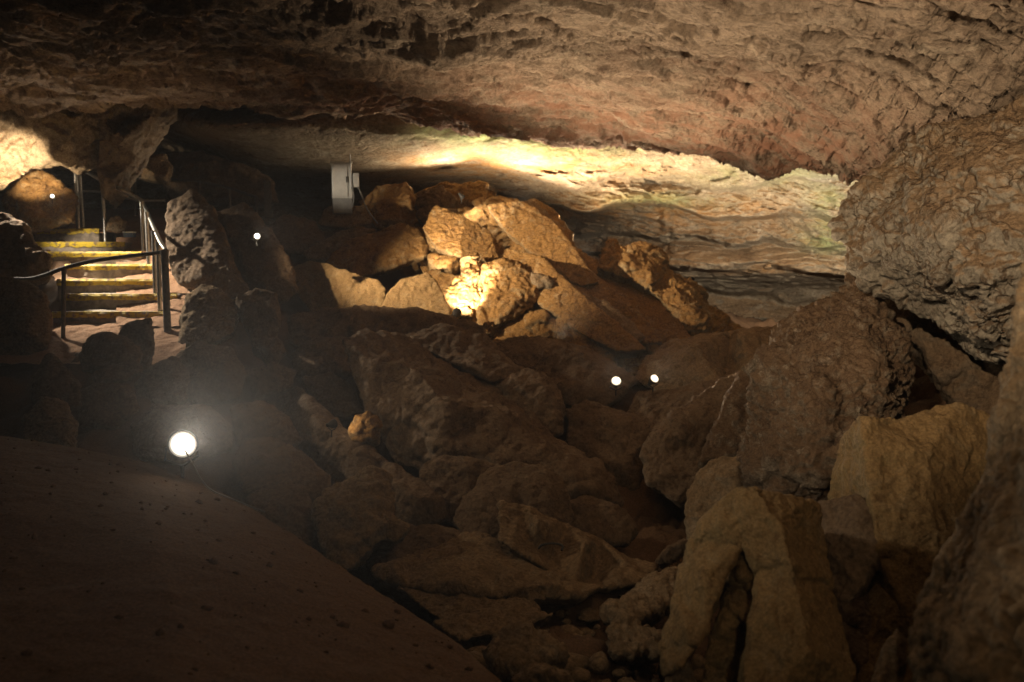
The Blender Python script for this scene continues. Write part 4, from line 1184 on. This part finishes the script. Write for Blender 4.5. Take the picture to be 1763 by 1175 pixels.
# little box by the stairs
bm = bmesh.new(); q = at(223, 405, 12.3); jb = empty('junction_box', q - Vector((0, 0, 0.05)))
tag(jb, 'small white and blue box on the dirt beside the upper stairs', 'box')
box(bm, q, Vector((1, 0, 0)), Vector((0, 1, 0)), Vector((0, 0, 1)), 0.15, 0.11, 0.07, 0.008); bm_obj('base', bm, M['blue'], jb)
bm = bmesh.new(); box(bm, q + Vector((0, 0, 0.044)), Vector((1, 0, 0)), Vector((0, 1, 0)), Vector((0, 0, 1)), 0.165, 0.12, 0.022, 0.008); bm_obj('lid', bm, M['white'], jb)


# ------------------------------------------------------------------ lamps
def lamp(label, pos, aim, power, spot=140, col=WHITE, r=0.06, emit=60, stake=0.25, soft=0.04, blend=0.6, group='flood lamps set among the rocks'):
    """bell-shaped flood lamp: housing, glass lens, yoke on a stake; its light sits just in front of the glass"""
    pos = Vector(pos); ax_ = (Vector(aim) - pos).normalized()
    root = empty('flood_lamp', pos - Vector((0, 0, r + stake)))
    tag(root, label, 'lamp', group)
    bm = bmesh.new()
    lathe(bm, [(-2.3 * r, 0.30 * r), (-2.25 * r, 0.45 * r), (-1.5 * r, 0.55 * r), (-0.9 * r, 0.85 * r), (-0.3 * r, 1.06 * r), (0.05 * r, 1.1 * r), (0.05 * r, 1.0 * r), (-0.1 * r, 0.97 * r)], pos, ax_, 24, True, True)
    bm_obj('housing', bm, M['black'], root, smooth=True)
    bm = bmesh.new()
    prof = [(-0.06 * r, 0.965 * r), (0.0, 0.9 * r), (0.06 * r, 0.78 * r), (0.1 * r, 0.65 * r), (0.135 * r, 0.45 * r), (0.155 * r, 0.25 * r), (0.165 * r, 0.02 * r)]
    lathe(bm, prof, pos, ax_, 24, True, True)
    ln = bm_obj('lens', bm, lens_mat(emit, col), root, smooth=True)
    add_attr(ln.data, 'hot', np.repeat([1 - q[1] / (0.97 * r) for q in prof], 24))
    bm = bmesh.new()
    side = ax_.cross(Vector((0, 0, 1)))
    if side.length < 0.1: side = Vector((1, 0, 0))
    side.normalize()
    pp = pos - ax_ * 0.8 * r
    low = pp - Vector((0, 0, 1.5 * r))
    tube(bm, [pp + side * 1.0 * r, pp + side * 1.15 * r - Vector((0, 0, 0.9 * r)), low, pp - side * 1.15 * r - Vector((0, 0, 0.9 * r)), pp - side * 1.0 * r], 0.12 * r, 8)
    bm_obj('yoke', bm, M['black'], root, smooth=True)
    bm = bmesh.new()
    tube(bm, [low, low - Vector((0, 0, stake))], 0.14 * r, 8)
    bm_obj('stake', bm, M['black'], root, smooth=True)
    ld = bpy.data.lights.new('lamp_light', 'SPOT')
    ld.energy = power; ld.color = col; ld.spot_size = math.radians(spot); ld.spot_blend = blend; ld.shadow_soft_size = soft
    lo = bpy.data.objects.new('lamp_light', ld)
    COL.objects.link(lo)
    lo.parent = root
    lo.location = pos + ax_ * (0.22 * r + soft) - root.location
    lo.rotation_euler = ax_.to_track_quat('-Z', 'Y').to_euler()
    return root


EYE = Vector((0, 0, CAMZ))
lamp('brightest lamp, glaring at the viewer from the top of the earth bank', at(315, 765, 5.5), EYE + Vector((1.2, 0, 1.2)), 2300, 48, WHITE, 0.095, 30, 0.2, blend=1.0)
lamp('lit lamp facing the viewer on the boulder right of the stairs', at(443, 407, 10.2), EYE + Vector((1.6, 2, 0.9)), 160, 44, WHITE, 0.042, 22, 0.06, blend=1.0)
lamp('lit lamp left of the top of the stairs', at(90, 338, 12.2), EYE + Vector((2, 0, 0)), 90, 110, WHITE, 0.035, 16, 0.06)
lamp('left and brighter lamp of the lit pair in the middle', at(1061, 656, 9.3), EYE + Vector((0.9, 2, 3.6)), 260, 95, WARM, 0.062, 22, 0.06, blend=1.0)
lamp('right lamp of the lit pair in the middle', at(1127, 652, 9.2), EYE + Vector((4.0, 3, 3.4)), 260, 95, WARM, 0.055, 18, 0.06, blend=1.0)
lamp('lamp seen edge-on beside the small orange lit rock', at(575, 730, 7.35), at(640, 716, 7.8), 3, 100, WARM, 0.04, 15, 0.06, soft=0.02)
lamp('black-backed lamp aimed at the glaring rock on the mound', at(787, 538, 11.0), at(812, 485, 11.9), 620, 66, WARM, 0.06, 15, 0.06, soft=0.03)
lamp('lamp seen edge-on near the top of the mound', at(797, 341, 12.9), at(812, 358, 12.98), 40, 110, WHITE, 0.045, 15, 0.05, soft=0.02)
# lamps hidden behind rocks or beside the frame, the last ones added lights
lamp('lamp behind the crest of the mound aimed up at the pale wall', at(888, 362, 15.1), at(940, 250, 14.6), 360, 165, WHITE, 0.06, 15, soft=0.05)
lamp('lamp behind the left end of the crest aimed up at the green band', at(775, 336, 15.2), at(720, 220, 13.9), 220, 165, WARM, 0.06, 15, soft=0.05)
lamp('lamp behind the mound aimed up at the ochre ledges', at(1010, 450, 14.6), at(1010, 250, 14.4), 1000, 140, WARM, 0.06, 15, soft=0.05)
lamp('lamp behind the jagged ridge aimed at the lower wall', at(1190, 480, 13.9), at(1250, 270, 14.6), 420, 92, WARM, 0.06, 15)
lamp('lamp behind the big overhanging boulder aimed at the green wall corner', at(1500, 425, 11.0), at(1385, 380, 15.0), 1400, 76, WHITE, 0.06, 15)
lamp('lamp beside the frame at left aimed across at the mound', at(-90, 190, 7.8), at(880, 455, 12.4), 4600, 32, WARM, 0.06, 15, 0.06, blend=0.9)
lamp('lamp at the far left aimed up at the pale boulder', at(-20, 330, 11.2), at(50, 270, 12.3), 280, 66, WARM, 0.06, 15)
lamp('lamp behind the boulder by the railing aimed at the torn edge of the dark slab', at(332, 345, 14.2), at(245, 270, 13.4), 40, 90, WARM, 0.05, 15, 0.1)
lamp('lamp beside the frame at left shining down on the stairs', at(-100, 185, 11.0), at(200, 475, 10.8), 2500, 54, WHITE, 0.06, 15, blend=0.9)
lamp('added narrow spotlight beside the frame at left brightening the cabinet', at(-90, 225, 7.8), at(590, 322, 13.6), 700, 8, WHITE, 0.06, 15, 0.06, blend=1.0)  # unseen light added to brighten the cabinet
lamp('added narrow spotlight beside the frame at left brightening the upper stairs', at(-105, 190, 9.7), at(135, 420, 12.3), 480, 24, WHITE, 0.06, 15, blend=1.0)  # second stair light, added because the upper steps stayed dark
lamp('added key spotlight behind the viewer aimed at the big overhanging boulder', (-1.4, -0.9, 3.5), (3.3, 5.4, 3.1), 1900, 46, WARM, 0.06, 15, blend=1.0)  # added unseen key light, raised so the edge slab stays dim
lamp('added spotlight behind the viewer aimed up along the ceiling', (0.9, -1.8, 2.4), (2.6, 6.5, 5.1), 1500, 52, WARM, 0.06, 15, blend=1.0)  # unseen light added to lift the front of the ceiling
lamp('added spotlight behind the long brown back of rock aimed at the ceiling', at(962, 591, 10.8), at(1120, 100, 8.9), 1000, 112, WARM, 0.028, 15, 0.03, blend=0.9)  # extra light added out of sight to brighten the ceiling
lamp('added fill light under the ceiling above the frame for the valley floor', (1.5, 2.6, 4.0), (0.3, 6.2, 0.3), 35, 80, WARM, 0.06, 15, 0.1, blend=1.0)  # weak unseen fill, added for top light on the valley rocks
lamp('added light high at the left outside the frame raking across the valley', (-5.6, 7.4, 3.7), (0.9, 7.0, 0.6), 340, 46, WARM, 0.06, 15, 0.1, blend=1.0)  # unseen light added for relief and long shadows on the rocks
lamp('added fill light behind the viewer for the split slab', (0.5, -1.6, 3.6), (1.7, 3.7, 0.9), 80, 38, WARM, 0.06, 15, blend=1.0)  # unseen fill, added to open up the shaded main face
lamp('added side light left of the frame aimed across at the slabs', (-3.2, 2.4, 3.3), (2.1, 4.5, 1.0), 260, 42, WHITE, 0.06, 15, soft=0.2, blend=1.0)  # unseen light added to brighten the left flanks of the slabs

# ------------------------------------------------------------------ cables
def cable(name, label, pts, r, mat):
    bm = bmesh.new(); tube(bm, smooth_path([at(*p) for p in pts], 8), r, 8)
    o = bm_obj(name, bm, M[mat], smooth=True); tag(o, label, 'cable')


cable('cable', 'pale lamp cable trailing down the top of the earth bank', [(318, 775, 5.45), (335, 805, 5.4), (348, 828, 5.35), (365, 845, 5.3), (395, 858, 5.2), (430, 872, 5.1), (456, 882, 5.05)], 0.006, 'cable')
cable('cable', 'short dark bent cable lying on the sloping grey-brown slab', [(927, 945, 5.42), (935, 938, 5.4), (955, 936, 5.4), (968, 940, 5.38), (967, 948, 5.34)], 0.008, 'darkcable')


# ------------------------------------------------------------------ damp cave air
def haze():
    bm = bmesh.new()
    box(bm, Vector((0, 8, 2.2)), Vector((1, 0, 0)), Vector((0, 1, 0)), Vector((0, 0, 1)), 64, 60, 12)
    me = bpy.data.meshes.new('haze'); bm.to_mesh(me); bm.free()
    m = bpy.data.materials.new('haze'); m.use_nodes = True
    nt = m.node_tree; nt.nodes.clear()
    o_ = nt.nodes.new('ShaderNodeOutputMaterial'); v = nt.nodes.new('ShaderNodeVolumePrincipled')
    v.inputs['Color'].default_value = (0.85, 0.85, 0.88, 1)
    v.inputs['Density'].default_value = 0.0006
    v.inputs['Anisotropy'].default_value = 0.65
    nt.links.new(v.outputs[0], o_.inputs['Volume'])
    o = link('haze', me, m)
    tag(o, 'faint damp haze in the cave air', 'haze', kind='stuff')


haze()
